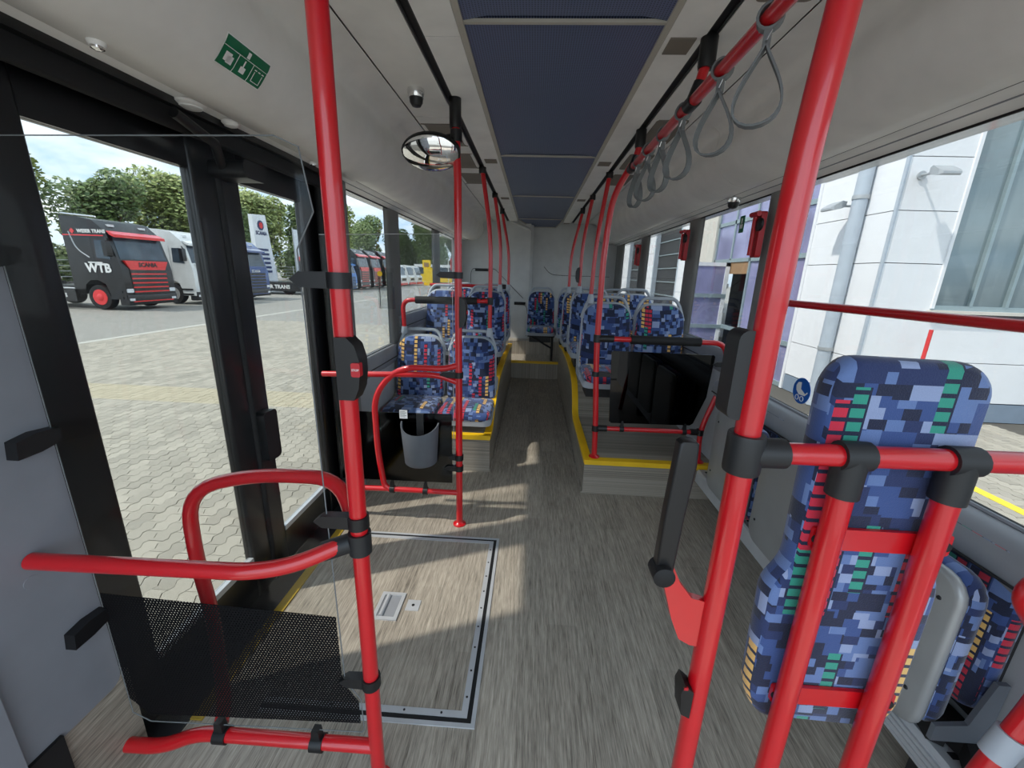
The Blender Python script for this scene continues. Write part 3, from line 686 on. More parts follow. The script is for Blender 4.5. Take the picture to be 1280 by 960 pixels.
# padded rail above left front row
p = thing('padded_rail', 'red rail with black padding above the left front seats', 'rail', (-1.07, 3.30, 1.0))
T('tube', 'red', p, [(-1.075, 3.36, 1.0), (-1.075, 3.34, 1.24), (-.37, 3.34, 1.25)], .018, n=16, fillet=.08)
T('padding', 'rubber', p, [(-.965, 3.34, 1.242), (-.455, 3.34, 1.249)], .030, n=18)
MB().lathe([(.026, -.03), (.030, -.02), (.024, .03)], (-1.075, 3.36, .99), n=14).build('seat_clamp', 'shell_grey', p)
MB().lathe([(.026, -.03), (.026, .03)], (-.352, 3.36, 1.25), n=16).build('joint', 'charcoal_plastic', p)
T('joint', 'charcoal_plastic', p, [(-.43, 3.345, 1.25), (-.36, 3.355, 1.25)], .023, n=14)
p = thing('cross_rail', 'short red cross rail behind the second row of left seats', 'rail', (-.7, 4.62, 1.3))
T('tube', 'red', p, [(-1.165, 4.62, 1.33), (-.33, 4.62, 1.33)], .017)
MB().lathe([(.024, -.02), (.024, .02)], (-.33, 4.62, 1.33), 'x', 14).build('joint', 'charcoal_plastic', p)

# --- right partition with black glass
BX, BY = .43, 2.62
p = thing('glass_partition', 'red tube partition with black glass panel and padded rail on the right podium', 'partition', (.8, BY, .25))
T('pole', 'red', p, [(.472, BY, .255), (.462, BY, .50), (.424, BY, 1.02), (.420, BY, 1.62), (.445, BY, 1.93), (.535, BY - .02, 2.10), (.54, BY - .06, 2.10)], .0185, n=18, fillet=.18); foot(p, .472, BY, .255)
T('upper_rail', 'red', p, [(.43, BY, 1.085), (1.255, BY, 1.085), (1.255, BY, .80), (1.165, BY, .48), (1.185, BY, .26)], .017, n=16, fillet=.10); foot(p, 1.185, BY, .255)
T('padding', 'rubber', p, [(.64, BY, 1.085), (1.08, BY, 1.085)], .028, n=18)
T('lower_rail', 'red', p, [(.462, BY, .468), (1.165, BY, .472)], .016, n=16)
T('joint', 'black_plastic', p, [(.43, BY, 1.085), (.53, BY, 1.085)], .023, n=14); MB().lathe([(.025, -.025), (.025, .025)], (.424, BY, 1.085), n=16).build('joint', 'black_plastic', p)
for x_, x2, z_ in ((.464, .54, .468), (1.165, 1.10, .472)):
    T('joint', 'black_plastic', p, [(x_, BY, z_), (x2, BY, z_)], .022, n=14); MB().lathe([(.025, -.02), (.025, .02)], (x_, BY, z_), n=16).build('joint', 'black_plastic', p)
MB().prism([(.525, 1.0), (.535, 1.008), (1.175, 1.005), (1.185, .995), (1.17, .72), (1.11, .535), (1.09, .52), (.565, .512), (.55, .525)], 'y', BY - .005, BY + .003).build('black_glass', 'dark_pane', p, smooth=0)
clamp(p, .432, BY, .85, 1, .11); clamp(p, 1.255, BY, .945, -1, .08); MB().lathe([(.026, -.03), (.026, .03)], (1.25, BY, .79), n=16).build('joint', 'black_plastic', p)
T('short_branch', 'red', p, [(1.25, BY, .79), (1.235, BY - .12, .76), (1.29, BY - .14, .74)], .016, n=12, fillet=.05)
for xc in (.64, 1.06):
    mb = MB().lathe([(.021, -.014), (.021, .014)], (xc, BY, .47), 'x', 16); mb.prism([(xc - .012, .48), (xc + .012, .48), (xc + .006, .53), (xc - .006, .53)], 'y', BY - .012, BY + .010); mb.build('rail_clamp', 'black_plastic', p)
# --- ceiling rail with straps
SX, SZ = .515, 2.055
p = thing('ceiling_rail', 'red overhead rail hung from the ceiling, carrying grey straps', 'rail', (SX, 1.5, SZ))
T('tube', 'red', p, [(SX, -.5, SZ), (SX, 2.44, SZ), (.535, 2.60, 2.09)], RP, n=18)
for yl in (.45, 1.62, 2.50):
    T('hanger', 'red', p, [(SX + .01, yl, SZ + .02), (.545, yl, 2.17)], .017, n=14); cap(p, .547, yl, 2.155)
    T('hanger_joint', 'black_plastic', p, [(SX, yl - .03, SZ), (SX, yl + .03, SZ)], .024, n=14); T('hanger_joint', 'black_plastic', p, [(SX, yl, SZ), (SX + .02, yl, SZ + .06)], .022, n=12)
def make_strap():
    r = thing('hanging_strap', 'x', 'strap', (0, 0, 0), 'grey hanging straps on the overhead rail')
    def ribbon(path, wd, th):
        rs = []
        for i, (y, z) in enumerate(path):
            a = path[max(i - 1, 0)]; b_ = path[min(i + 1, len(path) - 1)]; d = Vector((b_[0] - a[0], b_[1] - a[1])).normalized(); nx, nz = -d[1], d[0]
            rs.append([(-wd, y + nx * th, z + nz * th), (wd, y + nx * th, z + nz * th), (wd, y - nx * th, z - nz * th), (-wd, y - nx * th, z - nz * th)])
        return rs
    lp = []
    for i in range(29):
        t = i / 28; q = math.pi * 2 * t; s = math.sin(q / 2)
        lp.append((.060 * math.sin(q) * s ** 1.7 * 1.25, -.05 - .172 * (1 - math.cos(q)) / 2))
    MB().rings(ribbon(lp, .0135, .0026), cap=False).build('loop', 'strap', r, smooth=60)
    cl_ = [(.026 * math.sin(2 * math.pi * j / 16), .026 * math.cos(2 * math.pi * j / 16)) for j in range(17)]
    MB().rings(ribbon(cl_, .012, .003), cap=False).build('collar', 'strap', r, smooth=60)
    B('neck', 'strap', r, -.010, .010, -.008, .008, -.060, -.022)
    T('wire_clip', 'chrome', r, [(-.011, -.008, -.03), (-.011, .006, -.062), (.011, .006, -.062), (.011, -.008, -.03)], .0018, n=6)
    return r
SM = make_strap(); sy = [1.14, 1.385, 1.70, 1.94, 2.16, 2.36]
nm_ = ['nearest', 'second', 'third', 'fourth', 'fifth', 'farthest']
for i, y_ in enumerate(sy):
    o = SM if i == 0 else copy_tree(SM); o.location = (SX, y_, SZ)
    o.rotation_euler = (0, 0, math.radians([62, 50, 35, 25, 40, 20][i]))
    o['label'] = nm_[i] + ' grey strap loop from the camera on the red overhead rail'

# --- wheelchair space backrest, right foreground
RX, RY = .373, .66
p = thing('backrest_frame', 'red tube frame carrying the upright patterned wheelchair backrest', 'frame', (RX, RY, 0))
T('pole', 'red', p, [(RX, RY, 0), (RX, RY, 1.50), (RX + .004, RY, 1.66), (RX + .045, RY, 2.25)], RP + .0015, n=22, fillet=.3); foot(p, RX, RY)
T('rail', 'red', p, [(RX, RY, 1.187), (.98, RY, 1.192), (1.22, RY, 1.192)], RP, n=20)
MB().lathe([(.029, -.035), (.030, -.03), (.030, .03), (.029, .035)], (RX, RY, 1.186), n=22).build('tee_joint', 'charcoal_plastic', p); tee(p, [(RX, RY, 1.186), (RX + .066, RY, 1.187)], .026)
for xt in (.552, .728):
    T('upright', 'red', p, [(xt, RY, .05), (xt, RY, 1.185)], .020, n=20)
    tee(p, [(xt - .022, RY, 1.189), (xt + .026, RY, 1.189)], .0255); tee(p, [(xt, RY, 1.187), (xt, RY, 1.115)], .0255)
    foot(p, xt, RY, 0)
    T('upright', 'red', p, [(xt, RY, 0), (xt, RY, .06)], .020, n=20)
for za in (1.012, .632):
    B('cross_plate', 'red', p, .545 - .008, .745 + .04, RY + .018, RY + .026, za - .022, za + .022, r=.006)
    for xb in (.548 - .004, .772): MB().lathe([(.009, -.006), (.009, 0)], (xb, RY + .018, za), 'y', 12).build('bolt', 'rubber', p)
bo = []
pts2 = [(.575, 1.345), (.80, 1.340), (.838, 1.30), (.840, .93), (.868, .86), (.870, .53), (.84, .475), (.565, .485), (.532, .55), (.522, .845), (.556, .90), (.548, 1.30)]
def roundpoly(pts, r, n=4): 
    v = [Vector((a, b_, 0)) for a, b_ in pts]; out = []
    for i in range(len(v)):
        a, q, c = v[i - 1], v[i], v[(i + 1) % len(v)]; d1 = a - q; d2 = c - q; rr = min(r, d1.length * .45, d2.length * .45)
        p1 = q + d1.normalized() * rr; p2 = q + d2.normalized() * rr
        for k in range(n + 1):
            t = k / n; w_ = p1 * (1 - t) ** 2 + q * 2 * t * (1 - t) + p2 * t * t; out.append((w_.x, w_.y))
    return out
K_ = .935; bkp = MB().pad([(a * K_, 1.47 - (1.47 - b_) * K_) for a, b_ in roundpoly(pts2, .038)[::-1]], lambda u, v, d: (u, RY + .028 + .05 - d, v), .05, .012, .0).build('upholstered_board', 'fabric', p, smooth=60)
# arm rest on the right pole
ar = thing('armrest', 'black folded-up armrest on a red bracket beside the right pole', 'armrest', (.30, RY, .75))
BRK = [(.259,.949),(.281,.957),(.302,.913),(.327,.881),(.366,.871),(.366,.765),(.339,.769),(.316,.782),(.296,.829)]
MB().prism(BRK, 'y', RY - .004, RY + .012).build('bracket', 'red', ar)
MB().lathe([(.012, -.024), (.020, -.020), (.020, .018), (.012, .020)], (.262, RY - .006, .940), 'y', 18).build('hinge', 'rubber', ar)
MB().rings([[(a, b_, z) for a, b_ in rrect(cx - wx, cx + wx, RY - .013, RY + .013, .006)] for cx, wx, z in ((.268, .012, .925), (.266, .017, .94), (.270, .018, 1.06), (.276, .019, 1.16), (.276, .017, 1.200), (.276, .012, 1.204))]).build('pad', 'black_plastic', ar)
stp = thing('stop_button', 'small black button low on the right red pole', 'button', (RX - .02, RY - .02, .64), 'stop buttons on the poles')
MB().prism([(RX - .017, .60), (RX - .035, .61), (RX - .042, .665), (RX - .036, .685), (RX - .017, .668)], 'y', RY - .022, RY + .016).build('housing', 'black_plastic', stp)
B('key', 'hammer_red', stp, RX - .038, RX - .030, RY - .0235, RY - .02, .676, .682)
sp = thing('pole_pad', 'dark grey rounded pad behind the right pole at window height', 'pad', (.36, .66, 1.2))
MB().rbox(.330, .366, .655, .70, 1.245, 1.395, .016, 'y').build('pad', 'charcoal_plastic', sp)
# --- window handrail and low red grab at right edge
p = thing('window_rail', 'dark red handrail running along the right window', 'rail', (1.2, 1.2, 1.38))
T('tube', 'red', p, [(1.27, 2.10, 1.375), (1.2, 2.06, 1.376), (1.2, .0, 1.392)], .016, n=16, fillet=.03)
p = thing('wall_grab', 'curved red grab tube at the right wall with grey clamp', 'rail', (1.2, .8, .2))
T('tube', 'red', p, [(1.27, .80, .90), (1.10, .76, .905), (1.03, .74, .86), (1.13, .74, .74), (1.165, .74, .62), (1.14, .74, .50), (1.10, .74, .34), (1.06, .74, .0)], .022, n=16, fillet=.07)
MB().rbox(1.262, 1.274, .76, .84, .86, .94, .02, 'x').build('mount_plate', 'red', p)
T('grey_clamp', 'shell_grey', p, [(1.137, .74, .49), (1.118, .74, .42)], .029, n=16)

# ================================================================== FOLD-UP SEATS, HEATER, SMALL FITTINGS
def make_fold():
    r = thing('fold_seat', 'x', 'fold-up seat', (0, 0, 0), 'fold-up seats along the right wall')
    # local: faces -Y, wall at y=0
    MB().pad(rrect(-.21, .21, .36, .84, .05), lambda u, v, d: (u, -.01 - d, v), .05, .015, .006).build('backrest', 'fabric', r, smooth=60)
    MB().pad(rrect(-.215, .215, .30, .78, .06), lambda u, v, d: (u, -.115 - d, v), .055, .018, .004).build('seat_cushion', 'fabric', r, smooth=60)
    MB().pad(rrect(-.215, .215, .29, .775, .06), lambda u, v, d: (u, -.165 - d, v), .03, .012, .0).build('seat_pan', 'pan_grey', r, smooth=60)
    for s in (-1, 1):
        MB().prism([(-.16, .30), (-.02, .30), (-.02, .50), (-.05, .50), (-.08, .36), (-.16, .35)], 'x', s * .228 - .006, s * .228 + .006).build('hinge_bracket', 'bin_grey', r)
        for zz in (.40, .70): MB().lathe([(.006, 0), (.005, -.003)], (s * .17, -.195, zz), 'y', 10).build('screw', 'charcoal_plastic', r)
    B('wall_mount', 'charcoal_plastic', r, -.20, .20, -.02, .0, .33, .80)
    return r
FS = make_fold()
for i, (y_, lb) in enumerate(((2.03, 'grey-backed fold-up seat nearest the raised podium'), (1.54, 'grey-backed fold-up seat in the middle of the three'), (1.085, 'fold-up seat behind the upright patterned backrest'))):
    o = FS if i == 0 else copy_tree(FS); o.location = (1.27, y_, .0 if i < 2 else .0); o.rotation_euler = (0, 0, -math.pi / 2); o['label'] = lb
hz = thing('convector', 'long silver convector heater with slotted grille under the fold-up seats', 'heater', (1.2, 1.5, 0))
MB().prism([(1.278, .14), (1.16, .14), (1.15, .15), (1.155, .225), (1.165, .235), (1.278, .235)], 'y', .55, 2.54).build('casing', 'alu', hz, smooth=20)
for k in range(4): B('casing_rib', 'alu', hz, 1.147, 1.16, .55, 1.55, .157 + k * .018, .163 + k * .018)
for k in range(46):
    B('grille_slot', 'rubber', hz, 1.19, 1.275, .60 + k * .042, .618 + k * .042, .2345, .237)
B('joint_cover', 'alu', hz, 1.145, 1.17, 1.93, 1.96, .138, .237); B('joint_cover', 'alu', hz, 1.145, 1.17, 1.57, 1.60, .138, .237)
B('wall_bracket', 'charcoal_plastic', hz, 1.20, 1.278, .9, .95, 0, .14); B('wall_bracket', 'charcoal_plastic', hz, 1.20, 1.278, 2.2, 2.25, 0, .14)
bt = tag(MB().prism([(1.17, .80), (1.23, .76), (1.27, .80), (1.26, .98), (1.20, .95), (1.21, .86)], 'z', .238, .30).prism([(1.19, .95), (1.23, .9), (1.27, 1.02), (1.22, 1.08)], 'z', .238, .285).prism([(1.16, .90), (1.19, .88), (1.22, .95), (1.18, .97)], 'z', .238, .33).build('safety_belt', 'rubber', None), 'black belt webbing bundled on the heater below the fold-up seat', 'belt')
# emergency hammers
def hammer(x, y, z, label):
    r = thing('emergency_hammer', label, 'hammer', (x, y, z), 'red emergency hammers on the window pillars')
    MB().rbox(x - .01, x + .02, y - .028, y + .028, z - .14, z + .10, .012, 'x').build('holder', 'hammer_red', r)
    MB().tube([(x - .028, y, z - .13), (x - .028, y, z + .07)], .011, n=12).build('hammer_handle', 'hammer_red', r)
    MB().tube([(x - .03, y - .04, z + .085), (x - .03, y + .04, z + .085)], .014, n=12).build('hammer_head', 'hammer_red', r)
    MB().lathe([(.034, 0), (.034, -.012), (.02, -.018)], (x - .008, y - .028, z + .03), 'x', 18).build('seal_disc', 'black_plastic', r)
hammer(1.225, 2.44, 1.74, 'red emergency hammer on the pillar half hidden by the right pole')
hammer(1.225, 3.57, 1.76, 'red emergency hammer on the pillar right of the garage doorway')
hammer(1.225, 5.11, 1.75, 'red emergency hammer on the rearmost right pillar')
# dome cameras
def dome(x, y, z, label, r_=.032):
    r = thing('dome_camera', label, 'camera', (x, y, z), 'ceiling dome cameras')
    MB().lathe([(r_ * 1.15, 0), (r_ * 1.18, -.012), (r_ * 1.05, -.03), (r_ * 1.0, -.034)], (x, y, z), n=24).build('housing', 'chrome', r)
    MB().lathe([(r_ * .95, -.034), (r_ * .88, -.052), (r_ * .6, -.066), (r_ * .1, -.070)], (x, y, z), n=24).build('dome', 'black_plastic', r)
dome(-.555, 2.03, 2.243, 'silver dome camera on the left ceiling panel near the round mirror')
dome(1.19, 2.72, 1.962, 'silver dome camera above the right window', .034)
# lamps on the door cover
def spot(x, y, z, r_, label, matn='spot_white'):
    r = thing('spot_lamp', label, 'lamp', (x, y, z), 'round lamps above the door')
    MB().lathe([(r_ * 1.25, 0), (r_ * 1.25, -.006), (r_, -.012)], (x, y, z), n=24).build('ring', 'lining_light', r)
    MB().lathe([(r_ * .95, -.008), (r_ * .9, -.016), (r_ * .3, -.020)], (x, y, z), n=24).build('lens', matn, r)
spot(-1.085, 1.375, 1.952, .034, 'large round white lamp above the door glass'); spot(-1.075, 1.535, 1.952, .022, 'small round lamp above the door beside the larger one')
spot(-1.00, 1.02, 1.946, .014, 'small silver spot lamp at the top left above the door', 'chrome')
spot(-1.06, 2.05, 1.950, .014, 'tiny spot lamp above the rear door leaf', 'chrome')
# green emergency exit sticker on the cover: follows the curve
def on_cover(t):
    L_ = [0]; 
    for i in range(1, len(COVER)): L_.append(L_[-1] + math.dist(COVER[i], COVER[i - 1]))
    for i in range(1, len(COVER)):
        if L_[i] >= t:
            k = (t - L_[i - 1]) / (L_[i] - L_[i - 1]); a, b_ = COVER[i - 1], COVER[i]; d = Vector((b_[0] - a[0], b_[1] - a[1])).normalized()
            return a[0] + (b_[0] - a[0]) * k, a[1] + (b_[1] - a[1]) * k, d
SY0, SY1 = 1.19, 1.36; ST0, ST1 = .306, .382
gs = thing('exit_sticker', 'green emergency door release sticker with white pictograms above the door', 'sticker', (-.82, 1.28, 2.1))
def patch(t0, t1, ya, yb, off, nm, mt, n=5):
    vs = []; fs = []
    for i in range(n + 1):
        x, z, d = on_cover(t0 + (t1 - t0) * i / n); nx, nz = -d.y, d.x
        if nx < 0: nx, nz = -nx, -nz
        vs += [(x + nx * off, ya, z + nz * off), (x + nx * off, yb, z + nz * off)]
    for i in range(n): fs.append((2 * i, 2 * i + 1, 2 * i + 3, 2 * i + 2))
    return MB().add(vs, fs).build(nm, mt, gs, smooth=60)
patch(ST0 - .003, ST1 + .003, SY0 - .003, SY1 + .003, .0012, 'border', 'white'); patch(ST0, ST1, SY0, SY1, .002, 'backing', 'green')
patch(ST0 + 0.0243, ST0 + 0.0258, SY0, SY1, .0028, 'divider', 'white')
for yy in (SY0 + 0.0567, SY0 + 0.1134): patch(ST0 + 0.0249, ST1, yy - .001, yy + .001, .0028, 'divider', 'white')
patch(ST0 + 0.0061, ST0 + 0.0219, SY0 + 0.0794, SY0 + 0.0907, .0028, 'pictogram', 'white')
patch(ST0 + 0.0365, ST0 + 0.0608, SY0 + 0.0146, SY0 + 0.0373, .0028, 'pictogram', 'white'); patch(ST0 + 0.0426, ST0 + 0.0638, SY0 + 0.0243, SY0 + 0.0454, .0028, 'pictogram', 'white')
patch(ST0 + 0.0304, ST0 + 0.0499, SY0 + 0.0810, SY0 + 0.0859, .0028, 'pictogram', 'white'); patch(ST0 + 0.0486, ST0 + 0.0657, SY0 + 0.0753, SY0 + 0.0948, .0028, 'pictogram', 'white')
for k in range(3): patch(ST0 + 0.0334, ST0 + 0.0365, SY0 + 0.1231 + k * .0146, SY0 + 0.1328 + k * .0146, .0028, 'pictogram', 'white')
patch(ST0 + 0.0401, ST0 + 0.0681, SY0 + 0.1255, SY0 + 0.1280, .0028, 'pictogram', 'white'); patch(ST0 + 0.0401, ST0 + 0.0681, SY0 + 0.1571, SY0 + 0.1596, .0028, 'pictogram', 'white'); patch(ST0 + 0.0663, ST0 + 0.0681, SY0 + 0.1255, SY0 + 0.1596, .0028, 'pictogram', 'white')
# blue pram sticker on the right window
ps = thing('pram_sticker', 'round blue pram sign stuck on the right window', 'sticker', (1.294, 1.93, .98))
cx_, cy_, cz_ = 1.294, 1.915, .975
MB().lathe([(.062, 0), (.062, .0015)], (cx_ - .0015, cy_, cz_), 'x', 36).build('disc', 'blue_sign', ps)
X_ = cx_ - .003
MB().prism([(cy_ + .030, cz_ + .036), (cy_ + .008, cz_ + .040), (cy_ + .004, cz_ + .008), (cy_ - .030, cz_ - .008), (cy_ - .044, cz_ + .004), (cy_ - .046, cz_ - .002), (cy_ - .030, cz_ - .018), (cy_ + .012, cz_ - .020), (cy_ + .034, cz_ - .004), (cy_ + .040, cz_ + .018)], 'x', X_, X_ + .001).build('pram_body', 'white', ps, smooth=0)
for dy in (.020, -.014):
    MB().tube([(X_, cy_ + dy + .012 * math.cos(q), cz_ - .036 + .012 * math.sin(q)) for q in [2 * math.pi * j / 16 for j in range(17)]], .0018, n=5).build('pram_wheel', 'white', ps)
gx = thing('exit_sticker', 'tiny green exit sign sticker below the right dome camera', 'sticker', (1.31, 2.82, 1.80))
B('backing', 'green', gx, 1.292, 1.294, 2.76, 2.82, 1.765, 1.865); B('arrow', 'white', gx, 1.2905, 1.2922, 2.775, 2.805, 1.79, 1.815); B('arrow', 'white', gx, 1.2905, 1.2922, 2.785, 2.797, 1.82, 1.85)

# ================================================================== OUTSIDE
yd = thing('ground', 'large paved yard of interlocking grey blocks around the bus', 'ground', (-5, 10, G), kind='structure')
B('bed', 'joint_sand', yd, -10.2, 8.0, -2.0, 13.5, G - .12, G - .010)
mb = MB()
for q in ((-120, -10.2, -30, 160), (-10.2, 8.0, 13.5, 160), (8.0, 60, -30, 160), (-10.2, 8.0, -30, -2.0)): mb.box(*q[:2], *q[2:], G - .12, G)
mb.build('far_paving', 'yard', yd)
PL, PW = .2, .1
def paver_poly(g_=.0022, a=.013):
    hw = PW / 2 - g_; off = [0, a, 0, -a, 0, a, 0, -a, 0]; n = 8
    ys = [-PL / 2 + g_ + (PL - 2 * g_) * i / n for i in range(n + 1)]
    return [(hw + off[i], ys[i]) for i in range(n + 1)] + [(-hw + off[i], ys[i]) for i in range(n, -1, -1)]
PP = paver_poly()
pm = MB().prism(PP, 'z', G - .015, G).build('paver', 'paver', yd, smooth=0)
pm_mesh = pm.data; bpy.data.objects.remove(pm)
cells = []
def region(x0, x1, y0, y1):
    for i in range(int(math.floor(x0 / PW)), int(x1 / PW) + 1):
        for j in range(int(math.floor(y0 / PL)), int(y1 / PL) + 1):
            cells.append(((i + .5) * PW, (j + .5 * (i % 2)) * PL))
region(-10.1, -1.4, .3, 13.4); region(1.6, 6.3, 1.6, 5.5)
near = sorted((c for c in cells if c[0] < 0 and .62 < c[1] / -c[0] < 1.75), key=lambda c: c[0] ** 2 + c[1] ** 2)[:300]
ns = set(near)
for c in near:
    o = bpy.data.objects.new('paver', pm_mesh); COL.objects.link(o); o.parent = yd; o.location = (c[0] + 5, c[1] - 10, random.uniform(-.0015, .0015))
# mesh data of a single paver is in yard-local coordinates centred at the yard root
for v in pm_mesh.vertices: v.co = (v.co.x - 5, v.co.y + 10, v.co.z)
mbf = MB(); base = PP
for c in cells:
    if c in ns: continue
    dz = random.uniform(-.0015, .0015); o_ = len(mbf.v); n_ = len(base)
    mbf.v += [(c[0] + p[0], c[1] + p[1], G + dz) for p in base] + [(c[0] + p[0], c[1] + p[1], G - .015) for p in base]
    mbf.f += [tuple(range(o_, o_ + n_))] + [(o_ + k, o_ + n_ + k, o_ + n_ + (k + 1) % n_, o_ + (k + 1) % n_) for k in range(n_)]
me = bpy.data.meshes.new('paver_field'); me.from_pydata([(a + 5, b_ - 10, c_ - G) for a, b_, c_ in mbf.v], [], mbf.f); me.materials.append(MATS['paver_field'])
o = bpy.data.objects.new('paver_field', me); COL.objects.link(o); o.parent = yd; o['kind'] = 'stuff'
B('concrete_strip', 'concrete_line', yd, -10.25, -10.05, -5, 30, G, G + .004)
B('painted_line', 'line_yellow', yd, 4.10, 4.20, 1.2, 5.4, G, G + .004)

# ---- trucks
def truck(label, xf, ya, yb, paint, accent, rimm, kind='full', htop=3.05, lettering=False, chassis=True, name='truck'):
    r = thing(name, label, 'truck', (xf - 1, (ya + yb) / 2, G), 'parked trucks in the row')
    k = (htop + .32) / 3.37; Z = lambda z: G + (z + .32) * k
    ym = (ya + yb) / 2
    prof = [(xf, .10), (xf + .03, .6), (xf + .02, 1.2), (xf - .05, 1.55), (xf - .27, 2.42), (xf - .36, 2.58), (xf - .75, 2.92), (xf - 1.3, 3.02), (xf - 1.95, 3.05), (xf - 1.98, .45), (xf - 1.55, .45), (xf - 1.50, .62), (xf - 1.30, .78), (xf - 1.0, .80), (xf - .72, .66), (xf - .62, .35), (xf - .60, .10)]
    MB().prism([(a, Z(b_)) for a, b_ in prof], 'y', ya, yb).build('cab', paint, r, smooth=30)
    sl = lambda z: xf - .05 - (z - 1.55) / .87 * .22
    MB().add([(sl(1.58) + .012, ya + .10, Z(1.58)), (sl(1.58) + .012, yb - .10, Z(1.58)), (sl(2.36) + .012, yb - .16, Z(2.36)), (sl(2.36) + .012, ya + .16, Z(2.36)), (sl(1.58) - .05, ya + .10, Z(1.58)), (sl(1.58) - .05, yb - .10, Z(1.58)), (sl(2.36) - .05, yb - .16, Z(2.36)), (sl(2.36) - .05, ya + .16, Z(2.36))], [(0, 1, 2, 3), (7, 6, 5, 4), (0, 4, 5, 1), (1, 5, 6, 2), (2, 6, 7, 3), (3, 7, 4, 0)]).build('windscreen', 'windscreen', r, smooth=0)
    MB().prism([(xf - .20, Z(2.42)), (xf - .02, Z(2.34)), (xf - .02, Z(2.44)), (xf - .30, Z(2.56))], 'y', ya + .03, yb - .03).build('sun_visor', accent, r)
    B('grille', 'truck_black', r, xf - .02, xf + .038, ya + .30, yb - .30, Z(.30), Z(1.22))
    gp_ = MB().prism([(ya + .16, Z(1.53)), (yb - .16, Z(1.53)), (yb - .34, Z(1.20)), (ya + .34, Z(1.20))], 'x', xf - .06, xf + .045).build('grille_header', accent, r, smooth=0)
    for i in range(5): B('grille_slat', accent, r, xf + .03, xf + .055, ya + .32, yb - .32, Z(.36 + i * .165), Z(.41 + i * .165))
    B('bumper', 'truck_black' if accent != 'truck_white' else 'charcoal_plastic', r, xf - .3, xf + .05, ya + .01, yb - .01, Z(-.12), Z(.28), r=.05, axis='y')
    for s_, yh in ((1, ya + .16), (-1, yb - .16)):
        B('headlamp', 'lamp_glass', r, xf - .02, xf + .045, yh - .13, yh + .13, Z(.36), Z(.50), r=.03, axis='x'); B('fog_lamp', 'lamp_glass', r, xf + .03, xf + .056, yh - .10, yh + .10, Z(.05), Z(.14))
    B('bumper_stripe', accent, r, xf + .04, xf + .06, ya + .2, yb - .2, Z(.0), Z(.04))
    MB().prism([(xf - .30, Z(1.55)), (xf - .42, Z(2.22)), (xf - .80, Z(2.22)), (xf - .84, Z(1.60))], 'y', ya - .012, ya + .03).build('side_window', 'windscreen', r, smooth=0)
    B('mirror', 'truck_black', r, xf - .25, xf - .1, ya - .28, ya - .08, Z(1.65), Z(2.2), r=.05, axis='y')
    T('mirror_arm', 'truck_black', r, [(xf - .2, ya - .1, Z(2.2)), (xf - .35, ya + .02, Z(2.3))], .03, n=6)
    def wheel(xw, zc=.16, rr=.46):
        for yw in (ya + .02, yb - .32):
            wl_ = MB().lathe([(rr * .62, 0), (rr * .95, .0), (rr, .06), (rr, .24), (rr * .95, .30), (rr * .5, .3)], (xw, yw, zc), 'y', 28).build('wheel', 'tyre', r)
            MB().lathe([(rr * .62, -.005), (rr * .58, -.01), (rr * .40, .03), (rr * .25, -.02), (rr * .1, -.03)], (xw, yw, zc), 'y', 24).build('rim', rimm, wl_)
    wheel(xf - 1.08)
    if chassis:
        B('chassis', 'truck_black', r, xf - 5.2, xf - 1.9, ya + .3, yb - .3, .25, .55); B('side_skirt', paint, r, xf - 4.2, xf - 2.0, ya, ya + .08, -.02, .42)
        wheel(xf - 4.4); B('fifth_wheel', 'charcoal_plastic', r, xf - 4.7, xf - 4.0, ya + .7, yb - .7, .55, .68)
        T('chassis_pipe', 'alu', r, [(xf - 2.0, ya + .02, .47), (xf - 4.2, ya + .02, .47)], .03, n=8)
    for zz, xx in ((1.2, .6),): B('door_seam', 'charcoal_plastic', r, xf - .95, xf - .94, ya - .004, ya + .01, Z(.8), Z(2.3))
    B('step', 'charcoal_plastic', r, xf - .62, xf - .12, ya - .02, ya + .1, Z(.12), Z(.2)); B('step', 'charcoal_plastic', r, xf - .62, xf - .12, ya - .02, ya + .1, Z(.34), Z(.42))
    for yh in (ya + .45, yb - .45): B('roof_lamp', 'lamp_glass', r, xf - .62, xf - .48, yh - .1, yh + .1, Z(2.72), Z(2.80))
    if lettering:
        text('lettering', 'SCANIA', .22, 'truck_black', r, face((xf + .05, ym, Z(1.38)), (0, 1, 0), (0, 0, 1)), .006, bold=.008)
    return r
A = truck('black cab with red grille slats and large white lettering on its door', -15.3, 14.75, 16.9, 'truck_black', 'truck_red', 'truck_red', lettering=True)
text('lettering', 'WTB', .44, 'white', A, face((-16.15, 14.735, 1.22), (1, 0, 0), (0, 0, 1)), .004, bold=.016)
B('lettering_bar', 'white', A, -16.5, -15.95, 14.73, 14.75, 1.41, 1.45)
text('lettering', 'WESER TRANS', .165, 'white', A, face((-16.12, 14.735, 2.52), (1, 0, 0), (0, 0, 1)), .004, bold=.006)
text('lettering', 'WESER TRANS', .20, 'white', A, face((-18.3, 14.74, .20), (1, 0, 0), (0, 0, 1)), .004, bold=.006)
MB().prism([(-16.95, 2.52), (-16.86, 2.62), (-16.77, 2.52), (-16.86, 2.42)], 'y', 14.735, 14.75).build('emblem', 'truck_red', A, smooth=0)
B('roof_stripe', 'truck_red', A, -17.25, -15.7, 14.735, 14.76, 2.36, 2.40)
T('side_line', 'alu', A, [(-17.0, 14.74, 2.5), (-16.85, 14.74, 1.9), (-16.4, 14.74, 1.6)], .02, n=6, fillet=.3)
T('roof_bar', 'chrome', A, [(-15.9, 14.8, 3.02), (-17.2, 14.8, 3.12)], .03, n=8)
truck('white cab half hidden by the door frame, right of the black truck', -15.3, 18.0, 20.2, 'truck_white', 'truck_white', 'rim', htop=2.95, chassis=False)
